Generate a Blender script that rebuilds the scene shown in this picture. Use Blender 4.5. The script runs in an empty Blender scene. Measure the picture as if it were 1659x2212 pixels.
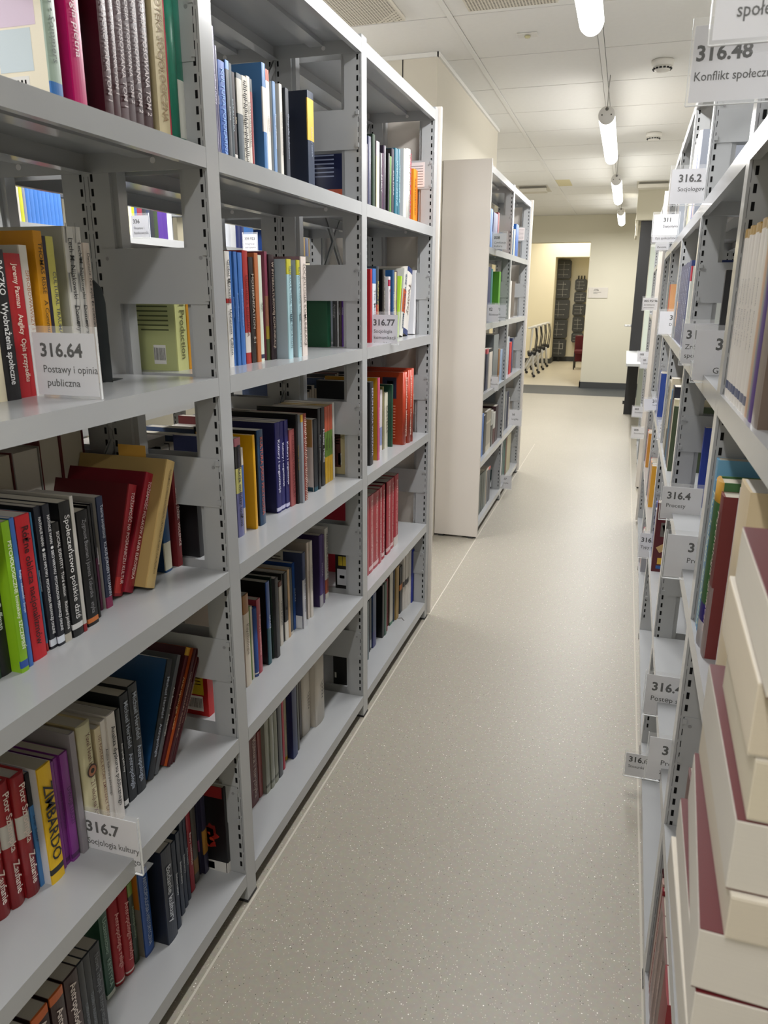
import bpy, bmesh, math, random
from mathutils import Vector, Matrix
C = bpy.context.scene.collection
PI = math.pi

# ------------------------------------------------------------------ camera
def make_camera():
    cd = bpy.data.cameras.new('camera'); co = bpy.data.objects.new('camera', cd); C.objects.link(co)
    yaw, pit, rol = .3003, -.283, .0051
    fw = Vector((-math.sin(yaw)*math.cos(pit), math.cos(yaw)*math.cos(pit), math.sin(pit)))
    rt = Vector((math.cos(yaw), math.sin(yaw), 0)); up = rt.cross(fw)
    r2 = rt*math.cos(rol)+up*math.sin(rol); u2 = up*math.cos(rol)-rt*math.sin(rol)
    m = Matrix((r2, u2, -fw)).transposed().to_4x4(); m.translation = (0, 0, 1.3776)
    co.matrix_world = m
    cd.sensor_fit = 'HORIZONTAL'; cd.sensor_width = 36; cd.lens = 36*1620.4/1659
    cd.clip_start = .02; cd.clip_end = 100
    cd.dof.use_dof = True; cd.dof.focus_distance = 2.0; cd.dof.aperture_fstop = 16
    bpy.context.scene.camera = co
make_camera()
# ------------------------------------------------------------------ world, light, exposure
sc = bpy.context.scene
w = bpy.data.worlds.new('world'); sc.world = w; w.use_nodes = True
w.node_tree.nodes['Background'].inputs[0].default_value = (1, .97, .93, 1)
w.node_tree.nodes['Background'].inputs[1].default_value = .35
sc.view_settings.view_transform = 'Standard'; sc.view_settings.look = 'None'
sc.view_settings.exposure = .2; sc.view_settings.gamma = 1; sc.view_settings.use_curve_mapping = False
LAMP_STRENGTH = 9
LAMP_WATTS = 23
FAR_LIGHT = 27

# ------------------------------------------------------------------ colour, materials
def lin(c): return c/12.92 if c <= .04045 else ((c+.055)/1.055)**2.4
def hexc(h):
    h = h.lstrip('#')
    if len(h) == 3: h = ''.join(x*2 for x in h)
    return tuple(lin(int(h[i:i+2], 16)/255) for i in (0, 2, 4))+(1,)
_M = {}
def mat(h, rough=.5, spec=.5, key=None):
    k = key or ('%s_%.2f' % (h, rough))
    if k in _M: return _M[k]
    m = bpy.data.materials.new('paint_'+k); m.use_nodes = True
    b = m.node_tree.nodes['Principled BSDF']
    b.inputs['Base Color'].default_value = hexc(h); b.inputs['Roughness'].default_value = rough
    b.inputs['Specular IOR Level'].default_value = spec
    _M[k] = m; return m
def noisy(key, h1, h2, scale, rough, bump=0, detail=3, stretch=None, spec=.5):
    if key in _M: return _M[key]
    m = bpy.data.materials.new(key); m.use_nodes = True; nt = m.node_tree
    b = nt.nodes['Principled BSDF']; b.inputs['Roughness'].default_value = rough
    b.inputs['Specular IOR Level'].default_value = spec
    tc = nt.nodes.new('ShaderNodeTexCoord'); n = nt.nodes.new('ShaderNodeTexNoise')
    mp = nt.nodes.new('ShaderNodeMapping'); nt.links.new(tc.outputs['Object'], mp.inputs[0])
    if stretch: mp.inputs['Scale'].default_value = stretch
    nt.links.new(mp.outputs[0], n.inputs['Vector']); n.inputs['Scale'].default_value = scale; n.inputs['Detail'].default_value = detail
    r = nt.nodes.new('ShaderNodeMix'); r.data_type = 'RGBA'
    r.inputs[6].default_value = hexc(h1); r.inputs[7].default_value = hexc(h2)
    nt.links.new(n.outputs['Fac'], r.inputs[0]); nt.links.new(r.outputs[2], b.inputs['Base Color'])
    if bump:
        bp = nt.nodes.new('ShaderNodeBump'); bp.inputs['Strength'].default_value = bump; bp.inputs['Distance'].default_value = .002
        nt.links.new(n.outputs['Fac'], bp.inputs['Height']); nt.links.new(bp.outputs[0], b.inputs['Normal'])
    _M[key] = m; return m
def emit(key, h, s):
    if key in _M: return _M[key]
    m = bpy.data.materials.new(key); m.use_nodes = True; b = m.node_tree.nodes['Principled BSDF']
    b.inputs['Base Color'].default_value = hexc(h); b.inputs['Emission Color'].default_value = hexc(h)
    b.inputs['Emission Strength'].default_value = s; _M[key] = m; return m
METAL = noisy('grey_painted_steel', '#a6a8aa', '#adafb1', 6, .19)
SLOT = mat('#0c0c0d', .8, .2, 'slot_black')
PANEL = noisy('panel_white', '#d2ccc5', '#d8d2cb', 3, .45)
FOOT = mat('#2b2b2d', .6)
PAGE = {}
def page_mat(h):
    k = 'pages_'+h
    if k in _M: return _M[k]
    m = noisy(k, h, h, 1, .85)
    nt = m.node_tree; b = nt.nodes['Principled BSDF']
    wv = nt.nodes.new('ShaderNodeTexWave'); wv.bands_direction = 'Y'; wv.inputs['Scale'].default_value = 260
    wv.inputs['Distortion'].default_value = 1.5; wv.inputs['Detail'].default_value = 2
    tc = nt.nodes['Texture Coordinate']; nt.links.new(tc.outputs['Object'], wv.inputs['Vector'])
    mx = nt.nodes.new('ShaderNodeMix'); mx.data_type = 'RGBA'
    c = hexc(h); mx.inputs[6].default_value = c; mx.inputs[7].default_value = tuple(x*.78 for x in c[:3])+(1,)
    nt.links.new(wv.outputs['Fac'], mx.inputs[0]); nt.links.new(mx.outputs[2], b.inputs['Base Color'])
    return m
def floor_mat():
    m = bpy.data.materials.new('speckled_vinyl'); m.use_nodes = True; nt = m.node_tree; b = nt.nodes['Principled BSDF']
    N = nt.nodes.new; L = nt.links.new
    tc = N('ShaderNodeTexCoord')
    base = N('ShaderNodeTexNoise'); base.inputs['Scale'].default_value = 1.3; base.inputs['Detail'].default_value = 6
    L(tc.outputs['Object'], base.inputs['Vector'])
    mx = N('ShaderNodeMix'); mx.data_type = 'RGBA'; mx.inputs[6].default_value = hexc('#a39d90'); mx.inputs[7].default_value = hexc('#aea89b')
    L(base.outputs['Fac'], mx.inputs[0])
    fine = N('ShaderNodeTexNoise'); fine.inputs['Scale'].default_value = 90; fine.inputs['Detail'].default_value = 4; L(tc.outputs['Object'], fine.inputs['Vector'])
    m2 = N('ShaderNodeMix'); m2.data_type = 'RGBA'; m2.blend_type = 'MULTIPLY'; m2.inputs[0].default_value = .22
    L(mx.outputs[2], m2.inputs[6]); L(fine.outputs['Color'], m2.inputs[7])
    prev = m2.outputs[2]
    fl = None
    for sc_, thr, col, pick in ((100, .145, '#f8f6ef', .86), (210, .22, '#d6d2c6', .68), (170, .2, '#5e5a50', .86)):
        v = N('ShaderNodeTexVoronoi'); v.inputs['Scale'].default_value = sc_; L(tc.outputs['Object'], v.inputs['Vector'])
        lt = N('ShaderNodeMath'); lt.operation = 'LESS_THAN'; lt.inputs[1].default_value = thr; L(v.outputs['Distance'], lt.inputs[0])
        sp = N('ShaderNodeSeparateColor'); L(v.outputs['Color'], sp.inputs[0])
        gt = N('ShaderNodeMath'); gt.operation = 'GREATER_THAN'; gt.inputs[1].default_value = pick; L(sp.outputs[0], gt.inputs[0])
        ml = N('ShaderNodeMath'); ml.operation = 'MULTIPLY'; L(lt.outputs[0], ml.inputs[0]); L(gt.outputs[0], ml.inputs[1])
        m3 = N('ShaderNodeMix'); m3.data_type = 'RGBA'; L(ml.outputs[0], m3.inputs[0]); L(prev, m3.inputs[6]); m3.inputs[7].default_value = hexc(col)
        prev = m3.outputs[2]
    L(prev, b.inputs['Base Color']); b.inputs['Roughness'].default_value = .42
    bp = N('ShaderNodeBump'); bp.inputs['Strength'].default_value = .08; bp.inputs['Distance'].default_value = .001
    L(fine.outputs['Fac'], bp.inputs['Height']); L(bp.outputs[0], b.inputs['Normal'])
    return m
def glass_mat(key='clear_acrylic'):
    if key in _M: return _M[key]
    m = bpy.data.materials.new(key); m.use_nodes = True; b = m.node_tree.nodes['Principled BSDF']
    b.inputs['Base Color'].default_value = (.97, .98, .98, 1); b.inputs['Roughness'].default_value = .05
    b.inputs['Alpha'].default_value = .07; b.inputs['Specular IOR Level'].default_value = .7
    _M[key] = m; return m

# ------------------------------------------------------------------ geometry helpers
class MB:
    def __init__(s): s.bm = bmesh.new(); s.mats = []
    def mi(s, m):
        if m not in s.mats: s.mats.append(m)
        return s.mats.index(m)
    def box(s, x0, x1, y0, y1, z0, z1, m):
        i = s.mi(m); bm = s.bm
        v = [bm.verts.new((x, y, z)) for x in (x0, x1) for y in (y0, y1) for z in (z0, z1)]
        for f in ((0,1,3,2),(4,6,7,5),(0,4,5,1),(2,3,7,6),(0,2,6,4),(1,5,7,3)):
            bm.faces.new([v[k] for k in f]).material_index = i
        return v
    def prism(s, pts, axis, a0, a1, m, smooth=False):
        """pts 2-D loop extruded along axis from a0 to a1"""
        i = s.mi(m); bm = s.bm
        def mk(p, a):
            return {'x': (a, p[0], p[1]), 'y': (p[0], a, p[1]), 'z': (p[0], p[1], a)}[axis]
        A = [bm.verts.new(mk(p, a0)) for p in pts]; B = [bm.verts.new(mk(p, a1)) for p in pts]
        n = len(pts)
        for k in range(n):
            f = bm.faces.new((A[k], A[(k+1) % n], B[(k+1) % n], B[k])); f.material_index = i; f.smooth = smooth
        for lp in (A[::-1], B):
            bm.faces.new(lp).material_index = i
    def tube(s, pts, r, m, n=10, caps=True):
        i = s.mi(m); bm = s.bm; rings = []
        for k, p in enumerate(pts):
            p = Vector(p); a = Vector(pts[max(0, k-1)]); b = Vector(pts[min(len(pts)-1, k+1)])
            d = (b-a).normalized(); q = Vector((0, 0, 1)) if abs(d.z) < .9 else Vector((1, 0, 0))
            u = d.cross(q).normalized(); v = d.cross(u)
            rr = r[k] if isinstance(r, (list, tuple)) else r
            rings.append([bm.verts.new(p+(u*math.cos(t)+v*math.sin(t))*rr) for t in (2*PI*j/n for j in range(n))])
        for A, B in zip(rings, rings[1:]):
            for j in range(n):
                f = bm.faces.new((A[j], A[(j+1) % n], B[(j+1) % n], B[j])); f.material_index = i; f.smooth = True
        if caps:
            for R_ in (rings[0], rings[-1]): bm.faces.new(R_).material_index = i
    def lathe(s, prof, m, c=(0, 0, 0), n=24, axis='z'):
        i = s.mi(m); bm = s.bm; rings = []
        for r, z in prof:
            ring = []
            for j in range(n):
                t = 2*PI*j/n; p = (r*math.cos(t), r*math.sin(t), z)
                if axis == 'y': p = (p[0], z, p[1])
                if axis == 'x': p = (z, p[0], p[1])
                ring.append(bm.verts.new((c[0]+p[0], c[1]+p[1], c[2]+p[2])))
            rings.append(ring)
        for A, B in zip(rings, rings[1:]):
            for j in range(n):
                f = bm.faces.new((A[j], A[(j+1) % n], B[(j+1) % n], B[j])); f.material_index = i; f.smooth = True
        for R_ in (rings[0], rings[-1]): bm.faces.new(R_).material_index = i
    def obj(s, name, parent=None, bevel=0, loc=None):
        me = bpy.data.meshes.new(name); bmesh.ops.recalc_face_normals(s.bm, faces=s.bm.faces); s.bm.to_mesh(me); s.bm.free()
        for m in s.mats: me.materials.append(m)
        o = bpy.data.objects.new(name, me); C.objects.link(o)
        if parent: o.parent = parent
        if loc: o.location = loc
        if bevel:
            b = o.modifiers.new('bevel', 'BEVEL'); b.width = bevel; b.segments = 2; b.limit_method = 'ANGLE'
        return o
def tag(o, label, cat, group=None, kind=None):
    if label: o['label'] = label
    if cat: o['category'] = cat
    if group: o['group'] = group
    if kind: o['kind'] = kind
    return o
def empty(name, loc, rz, label, cat, group=None):
    o = bpy.data.objects.new(name, None); C.objects.link(o); o.location = loc; o.rotation_euler = (0, 0, rz); o.empty_display_size = .05
    return tag(o, label, cat, group)
_T = {}
def text_mesh(txt, size, m, ax='c', bold=0, squeeze=1):
    """flat lettering in the XY plane, centred"""
    k = (txt, round(size, 4), m.name, ax, bold, squeeze)
    if k in _T: return _T[k]
    cu = bpy.data.curves.new('t', 'FONT'); cu.body = txt; cu.size = size; cu.resolution_u = 2
    cu.align_x = {'c': 'CENTER', 'l': 'LEFT'}[ax]; cu.align_y = 'CENTER'; cu.offset = bold*size
    o = bpy.data.objects.new('t', cu); C.objects.link(o)
    dg = bpy.context.evaluated_depsgraph_get(); dg.update()
    me = bpy.data.meshes.new_from_object(o.evaluated_get(dg)); me.materials.clear(); me.materials.append(m)
    if squeeze != 1:
        for v in me.vertices: v.co.x *= squeeze
    bpy.data.objects.remove(o); bpy.data.curves.remove(cu)
    _T[k] = me; return me

def structure(name, mb, bevel=0):
    o = mb.obj(name, None, bevel); o['kind'] = 'structure'; return o

# ------------------------------------------------------------------ the room
CZ = 2.5
b = MB(); b.box(-3.3, 2.6, -2.2, 11.1, -.06, 0, floor_mat()); structure('floor', b)
b = MB(); b.box(-3.3, 2.6, 11.1, 12.2, -.06, 0, noisy('dark_vinyl', '#3f4345', '#464a4c', 30, .6)); structure('trim_1', b)
b = MB(); b.box(-3.3, 0.4, 12.2, 17.6, -.06, 0, noisy('light_vinyl', '#d6cfbd', '#ddd6c4', 4, .35)); structure('floor_far', b)
WELD = mat('#c4bfb3', .6)
b = MB(); b.box(-.7240, -.7190, -1.5, 7.2, 0, .0006, WELD); b.box(.153, .158, -1.5, 8, 0, .0006, mat('#bdb7aa', .6)); structure('trim_2', b)
TILE = noisy('ceiling_tile', '#e6e5e1', '#ebeae6', 40, .9, .15)
TBAR = mat('#e9e8e4', .6); GAP = mat('#45433f', .9)
b = MB(); b.box(-3.3, 2.6, -2.2, 12.06, CZ+.012, CZ+.03, GAP); structure('ceiling', b)
b = MB(); k = 0
xs = [-.815+.6*i for i in range(-5, 7)]; ys = [4.147+.61*i for i in range(-11, 14)]
for i, x in enumerate(xs[:-1]):
    for y in ys:
        b.box(x+.0145, xs[i+1]-.0145, y+.0045, y+.6055, CZ+.001, CZ+.012, TILE)
structure('ceiling_tiles', b)
b = MB()
for x in xs: b.box(x-.012, x+.012, -2.2, 12.06, CZ-.002, CZ+.004, TBAR)
structure('trim_3', b)
WALLG = noisy('wall_greige', '#d4cfbc', '#d9d4c1', 2, .85)
WALLB = noisy('wall_beige', '#d8d2c4', '#dcd6c8', 2, .8)
CREAM = noisy('wall_cream', '#ece5cc', '#efe8d0', 2, .85)
b = MB(); b.box(-.575, 2.6, 12.06, 12.26, 0, CZ, WALLG); b.box(-3.3, -.575, 12.06, 12.26, 2.125, CZ, WALLG)
structure('wall_far', b)
b = MB(); b.box(-.59, 2.6, 12.045, 12.061, 0, .09, mat('#3d3f40', .5)); b.box(-.59, -.574, 12.045, 12.27, 0, .09, mat('#3d3f40', .5)); structure('baseboard_far', b)
# the room beyond the opening, with a recess in its cream wall
b = MB(); b.box(-3.3, -1.43, 16.2, 17.2, 0, 2.6, CREAM); b.box(-1.43, .4, 16.2, 17.2, 2.105, 2.6, CREAM)
b.box(-1.43, .4, 16.9, 17.2, 0, 2.105, CREAM); structure('wall_back_room', b)
b = MB(); b.box(.4, .5, 12.26, 17.2, 0, 2.6, CREAM); b.box(-3.4, -3.3, 12.26, 17.2, 0, 2.6, CREAM); structure('wall_back_room_sides', b)
b = MB(); b.box(-3.3, .4, 12.26, 17.2, 2.6, 2.65, TILE); structure('ceiling_back_room', b)
b = MB(); b.box(-3.3, -1.43, 16.185, 16.2, 0, .1, mat('#3d3f40', .5)); b.box(-1.395, -1.43, 16.185, 16.9, 0, .1, mat('#3d3f40', .5)); b.box(-1.43, .4, 16.885, 16.9, 0, .1, mat('#3d3f40', .5)); structure('baseboard_back_room', b)
# beige block beside the second rack
b = MB(); b.box(-1.6, -.975, 3.99, 5.83, 0, CZ, WALLB); b.box(-1.153, -1.148, 3.988, 3.995, 0, CZ, mat('#3a3835', .8)); structure('wall_block', b)
b = MB(); b.box(-1.6, -.968, 3.98, 3.992, CZ-.02, CZ, TBAR); b.box(-.975, -.963, 3.98, 5.84, CZ-.02, CZ, TBAR); structure('trim_4', b)
b = MB(); b.box(-3.4, -3.3, -2.2, 12.06, 0, CZ, WALLG); structure('wall_left', b)
b = MB(); b.box(2.6, 2.7, -2.2, 12.06, 0, CZ, WALLG); structure('wall_right', b)
b = MB(); b.box(-3.3, 2.6, -2.3, -2.2, 0, CZ, WALLG); structure('wall_back', b)
# bulkhead and black door jamb at the right end of the aisle
b = MB(); b.box(.022, 2.6, 9.35, 10.1, 2.18, CZ, WALLG); b.box(.028, .05, 9.42, 10.1, 2.02, 2.18, WALLG); structure('wall_bulkhead', b)

# ------------------------------------------------------------------ lamps
def lamp(x, y0, z=2.31, label='', L=1.5, watts=1):
    t = empty('tube_lamp', (x, y0, z), 0, label, 'ceiling lamp', 'tube lamps hung along the aisles')
    r = .043
    m = emit('lamp_tube', '#fffdf8', LAMP_STRENGTH)
    b = MB(); b.lathe([(r*.96, .022), (r, .03), (r, L-.07), (r*.9, L-.045), (r*.6, L-.025), (.006, L-.02)], m, n=28, axis='y'); b.obj('tube', t)
    b = MB(); ro = r+.0025; pts = [(ro*math.cos(a), ro*math.sin(a)) for a in [PI*(.2+.6*k/12) for k in range(13)]]
    pts += [(p[0]*.965, p[1]*.965) for p in pts[::-1]]
    b.prism(pts, 'y', .025, L-.05, mat('#e4e2de', .5)); b.obj('housing', t)
    cap = mat('#dedcd8', .4)
    l = bpy.data.lights.new('tube_light', 'AREA'); l.shape = 'RECTANGLE'; l.size = .07; l.size_y = L-.12; l.energy = LAMP_WATTS*watts; l.color = (1, .99, .985)
    lo = bpy.data.objects.new('tube_light', l); C.objects.link(lo); lo.parent = t; lo.location = (0, L/2, -.046)
    b = MB(); b.lathe([(.004, 0), (r*.93, 0), (r*1.02, .006), (r*1.02, .03)], cap, n=28, axis='y')
    for dx in (-.024, .024): b.lathe([(.004, -.0015), (.004, 0)], mat('#55534f', .5), (dx, 0, 0), 10, 'y')
    b.lathe([(.009, -.002), (.009, 0)], mat('#77756f', .4), (0, 0, .028), 12, 'y'); b.obj('end_cap', t)
    b = MB(); b.tube([(0, -.004, .028), (.002, -.012, .07), (.001, -.004, .12), (.004, 0, CZ-z)], .0022, mat('#8b8985', .5), 6); b.obj('cable', t)
    return t
lamp(-.205, 1.70, label='tube lamp over the near aisle, its far end poking in at the top edge')
lamp(-.190, 4.63, label='tube lamp over the aisle with a round grey end cap and cable, second nearest', L=1.45)
lamp(-.170, 7.10, label='third tube lamp along the aisle, before the far one', L=1.6, watts=1.3)
lamp(-.152, 9.75, label='smallest and farthest tube lamp in front of the far wall', L=1.5, watts=1.7)
lamp(-.21, -1.3, label='tube lamp over the aisle behind the viewer', watts=.6)
for y, w_ in ((-.4, 'nearest'), (2.4, 'second'), (6.6, 'farthest')): lamp(-1.75, y, label='%s tube lamp over the neighbouring aisle behind the left racks' % w_)
for y, w_ in ((.0, 'nearest'), (3.0, 'second'), (6.0, 'farthest')): lamp(1.2, y, label='%s tube lamp over the next aisle behind the right rack' % w_)
def area(x, y, z, sx, sy, p, col=(1, .93, .8)):
    l = bpy.data.lights.new('back_room_light', 'AREA'); l.shape = 'RECTANGLE'; l.size = sx; l.size_y = sy; l.energy = p; l.color = col
    o = bpy.data.objects.new('back_room_light', l); C.objects.link(o); o.location = (x, y, z)
area(-1.6, 14.2, 2.55, 1.2, 2.0, FAR_LIGHT)
area(-1.0, 15.7, 2.55, 1.2, .8, FAR_LIGHT*.6)

# ------------------------------------------------------------------ shelving racks
PW, PD = .043, .050
def post_mesh(z1, front=True, nx=None, sl=(0.03, 2.0), m=METAL):
    """upright post: local x from 0 (face) to -PD, y centred; rows of black slots on both flanges"""
    b = MB(); b.box(-PD, 0, -PW/2, PW/2, .006, z1, m)
    b.box(-PD-.011, -PD, -PW/2+.008, PW/2-.008, .03, z1-.02, m)       # return lip
    for s in (-1, 1):
        y0 = s*PW/2; y1 = s*(PW/2+.0005)
        z = .10
        while z < z1-.06:
            b.box(-.0145, -.0095, min(y0, y1), max(y0, y1), z, z+.013, SLOT); z += .025
        z = .09
        while z < z1-.08:
            b.box(-.0052, -.0044, min(y0, y1), max(y0, y1), z, z+.044, mat('#5c5d5f', .7)); z += .05
    b.box(-PD-.002, .001, -PW/2-.001, PW/2+.001, 0, .007, FOOT)
    me_o = b.obj('post'); me = me_o.data; bpy.data.objects.remove(me_o); return me
POST = post_mesh(2.035)
def shelf_mb(L, D, m=METAL):
    """tray: local x 0 (front) .. -D, y 0..L, top at z=0"""
    b = MB(); h = .034; t = .0012
    b.box(-D, 0, 0, L, -t, 0, m)
    b.box(-t, 0, 0, L, -h, -t, m); b.box(-.014, -t, 0, L, -h, -h+t, m)
    b.box(-D, -D+t, 0, L, -h, -t, m); b.box(-D+t, -D+.014, 0, L, -h, -h+t, m)
    for y in (0, L-t): b.box(-D+t, -t, y, y+t, -h, -t, m)
    for y, e in ((t, 1), (L-t, -1)):
        b.lathe([(.0055, 0), (.0055, e*.0012)], mat('#d8d8d8', .3), (-D*.42, y, -.017), 12, 'y')
    b.box(-D*.5-.02, -D*.5+.02, t, L-t, -.012, -t, m)                   # stiffener under the tray
    return b
def plate_mb(D, m=METAL):
    b = MB(); b.box(-D+.018, -.011, -.0012, 0, 0, .100, m)
    for x in (-.022, -D+.032): b.lathe([(.0035, -.0018), (.0035, -.0012)], mat('#8a8b8d', .3), (x, 0, .082), 10, 'y')
    for z in (.006, .086): b.box(-.016, -.008, -.004, 0, z, z+.010, m)
    return b
def rack(label, x, posts, zs, D, side=1, rot=0, ends=(), panel_x=None, group=None, plates=True, back=False, brace=True, top=True, slim=False):
    """side=1 faces +x, side=-1 faces -x. posts: centre y of every upright."""
    t = empty('library_rack', (x, 0, 0), rot + (0 if side == 1 else 0), label, 'bookshelf', group)
    fl = side
    def put(me_or_o, name, loc, flip=True):
        if isinstance(me_or_o, bpy.types.Mesh): o = bpy.data.objects.new(name, me_or_o); C.objects.link(o)
        else: o = me_or_o
        o.parent = t; o.location = loc
        if fl < 0 and flip: o.scale = (-1, 1, 1)
        return o
    for y in posts:
        put(POST, 'post', (0, y, 0))
        o = put(POST, 'post', (-fl*D, y, 0)); o.scale = (-fl, 1, 1)
    cache = {}
    for y0, y1 in zip(posts, posts[1:]):
        L = round(y1-y0-PW-.002, 4)
        for z in zs:
            k = L
            if k not in cache:
                so = shelf_mb(L, D).obj('shelf'); cache[k] = so.data; bpy.data.objects.remove(so)
            put(cache[k], 'shelf', (0, y0+PW/2+.001, z))
        if brace:
            for za, zb in ((.16, 1.08), (1.12, 1.98)):
                for s in (0, 1):
                    b = MB(); ya, yb = (y0+PW/2, y1-PW/2) if s == 0 else (y1-PW/2, y0+PW/2)
                    xx = -D+.002+s*.002
                    i = b.mi(METAL); w_ = .012
                    v = [b.bm.verts.new(p) for p in ((xx, ya, za-w_), (xx, ya, za+w_), (xx, yb, zb+w_), (xx, yb, zb-w_), (xx+.0015, ya, za-w_), (xx+.0015, ya, za+w_), (xx+.0015, yb, zb+w_), (xx+.0015, yb, zb-w_))]
                    for f in ((0,1,2,3),(7,6,5,4),(0,4,5,1),(1,5,6,2),(2,6,7,3),(3,7,4,0)): b.bm.faces.new([v[q] for q in f])
                    put(b.obj('brace'), 'brace', (0, 0, 0))
    if plates:
        pm = plate_mb(D); po = pm.obj('plate'); me = po.data; bpy.data.objects.remove(po)
        for j, y in enumerate(posts):
            for z in zs[:-1]:
                put(me, 'divider_plate', (0, y-PW/2-.0006, z+.134))
                if j < len(posts)-1:
                    o = put(me, 'divider_plate', (0, y+PW/2+.0006, z+.134)); o.scale = (fl, -1, 1)
    for (yy, x0, x1) in ends:     # end panels
        b = MB(); b.box(x0, x1, yy-.009, yy+.009, .012, 2.045, PANEL)
        for fx in (x0+.04, x1-.04): b.box(fx-.015, fx+.015, yy-.007, yy+.007, 0, .013, FOOT)
        o = b.obj('end_panel', None, .002); put(o, 'end_panel', (0, 0, 0), False)
    return t
ZL = [.080, .441, .831, 1.223, 1.623, 2.025]
XL = -.727; DL = .2545
PL = [.46, 1.303, 2.147, 2.981]
rack('long grey steel double rack at the near left, aisle side, three open bays of books', XL, PL, ZL, DL, 1, ends=[(3.015, -.52, .012)])
rack('rear half of the near left grey rack, seen through it, facing the next aisle', XL-2*DL, PL, ZL, DL, -1)
P2 = [4.19, 5.075, 5.96]
rack('farther left grey steel rack with a tall white end panel', XL, P2, ZL, .24, 1, ends=[(4.158, -.245, .012), (5.993, -.245, .012)])
rack('grey rack across the neighbouring aisle seen bright through the near left rack', -2.12, [1.15, 1.99, 2.83, 3.67, 4.51, 5.35], ZL, .25, 1)
ZR = [.045, .405, .831, 1.225, 1.605, 2.025]
RX, RROT = .1454, -.0085
PR_ = [.48, 1.343, 2.205, 3.065, 3.925, 4.785]
rack('grey steel rack down the right side of the aisle, sign holders clipped along it', RX, PR_, ZR, DL, -1, RROT, ends=[(4.82, -.012, .52)])
rack('rear half of the right rack, facing the aisle behind it', RX+2*DL, PR_, ZR, DL, 1, RROT)
PR2 = [5.75, 6.6, 7.45]
rack('farther right grey rack beyond the first, mostly hidden by signs', RX, PR2, ZR, DL, -1, RROT, ends=[(5.715, -.012, .28)])

# ------------------------------------------------------------------ books
def cover_mb(D, th, h, cs, cb, hard, bands, rough):
    b = MB(); t = .0024 if hard else .0009
    bulge = min(.006, th*.22) if hard else min(.0015, th*.06)
    out = [(-D, 0), (-.004, 0)]
    n = 5
    for k in range(n+1):
        a = k/n; out.append((-.0012+bulge*4*a*(1-a)*.9, th*a))
    out += [(-.004, th), (-D, th)]
    inn = [(-D, th-t), (-.004, th-t), (-.004, t), (-D, t)]
    ms, mb_ = mat(cs, rough), mat(cb, rough)
    cuts = sorted({0., 1.} | {c for bd in bands for c in bd[:2]})
    def smat(f):
        for a, c, m in bands:
            if a <= f <= c: return mat(m, rough)
        return ms
    bm = b.bm; allp = out+inn; rings = []
    for c in cuts: rings.append([bm.verts.new((p[0], p[1], c*h)) for p in allp])
    N = len(allp); no = len(out)
    for q in range(len(cuts)-1):
        f_ = (cuts[q]+cuts[q+1])/2; A, B = rings[q], rings[q+1]
        for k in range(N):
            j = (k+1) % N
            f = bm.faces.new((A[k], A[j], B[j], B[k]))
            if 1 <= k < no-2: f.material_index = b.mi(smat(f_)); f.smooth = hard
            else: f.material_index = b.mi(mb_)
    # end caps: boards and spine strip
    for R_, fr in ((rings[0], .001), (rings[-1], .999)):
        o_, i_ = R_[:no], R_[no:]
        quads = [[o_[0], o_[1], i_[2], i_[3]], [i_[0], i_[1], o_[no-2], o_[no-1]], [i_[2]]+o_[1:no-1]+[i_[1]]]
        for k, qd in enumerate(quads):
            f = bm.faces.new(qd); f.material_index = b.mi(smat(fr) if k == 2 else mb_)
    return b
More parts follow.
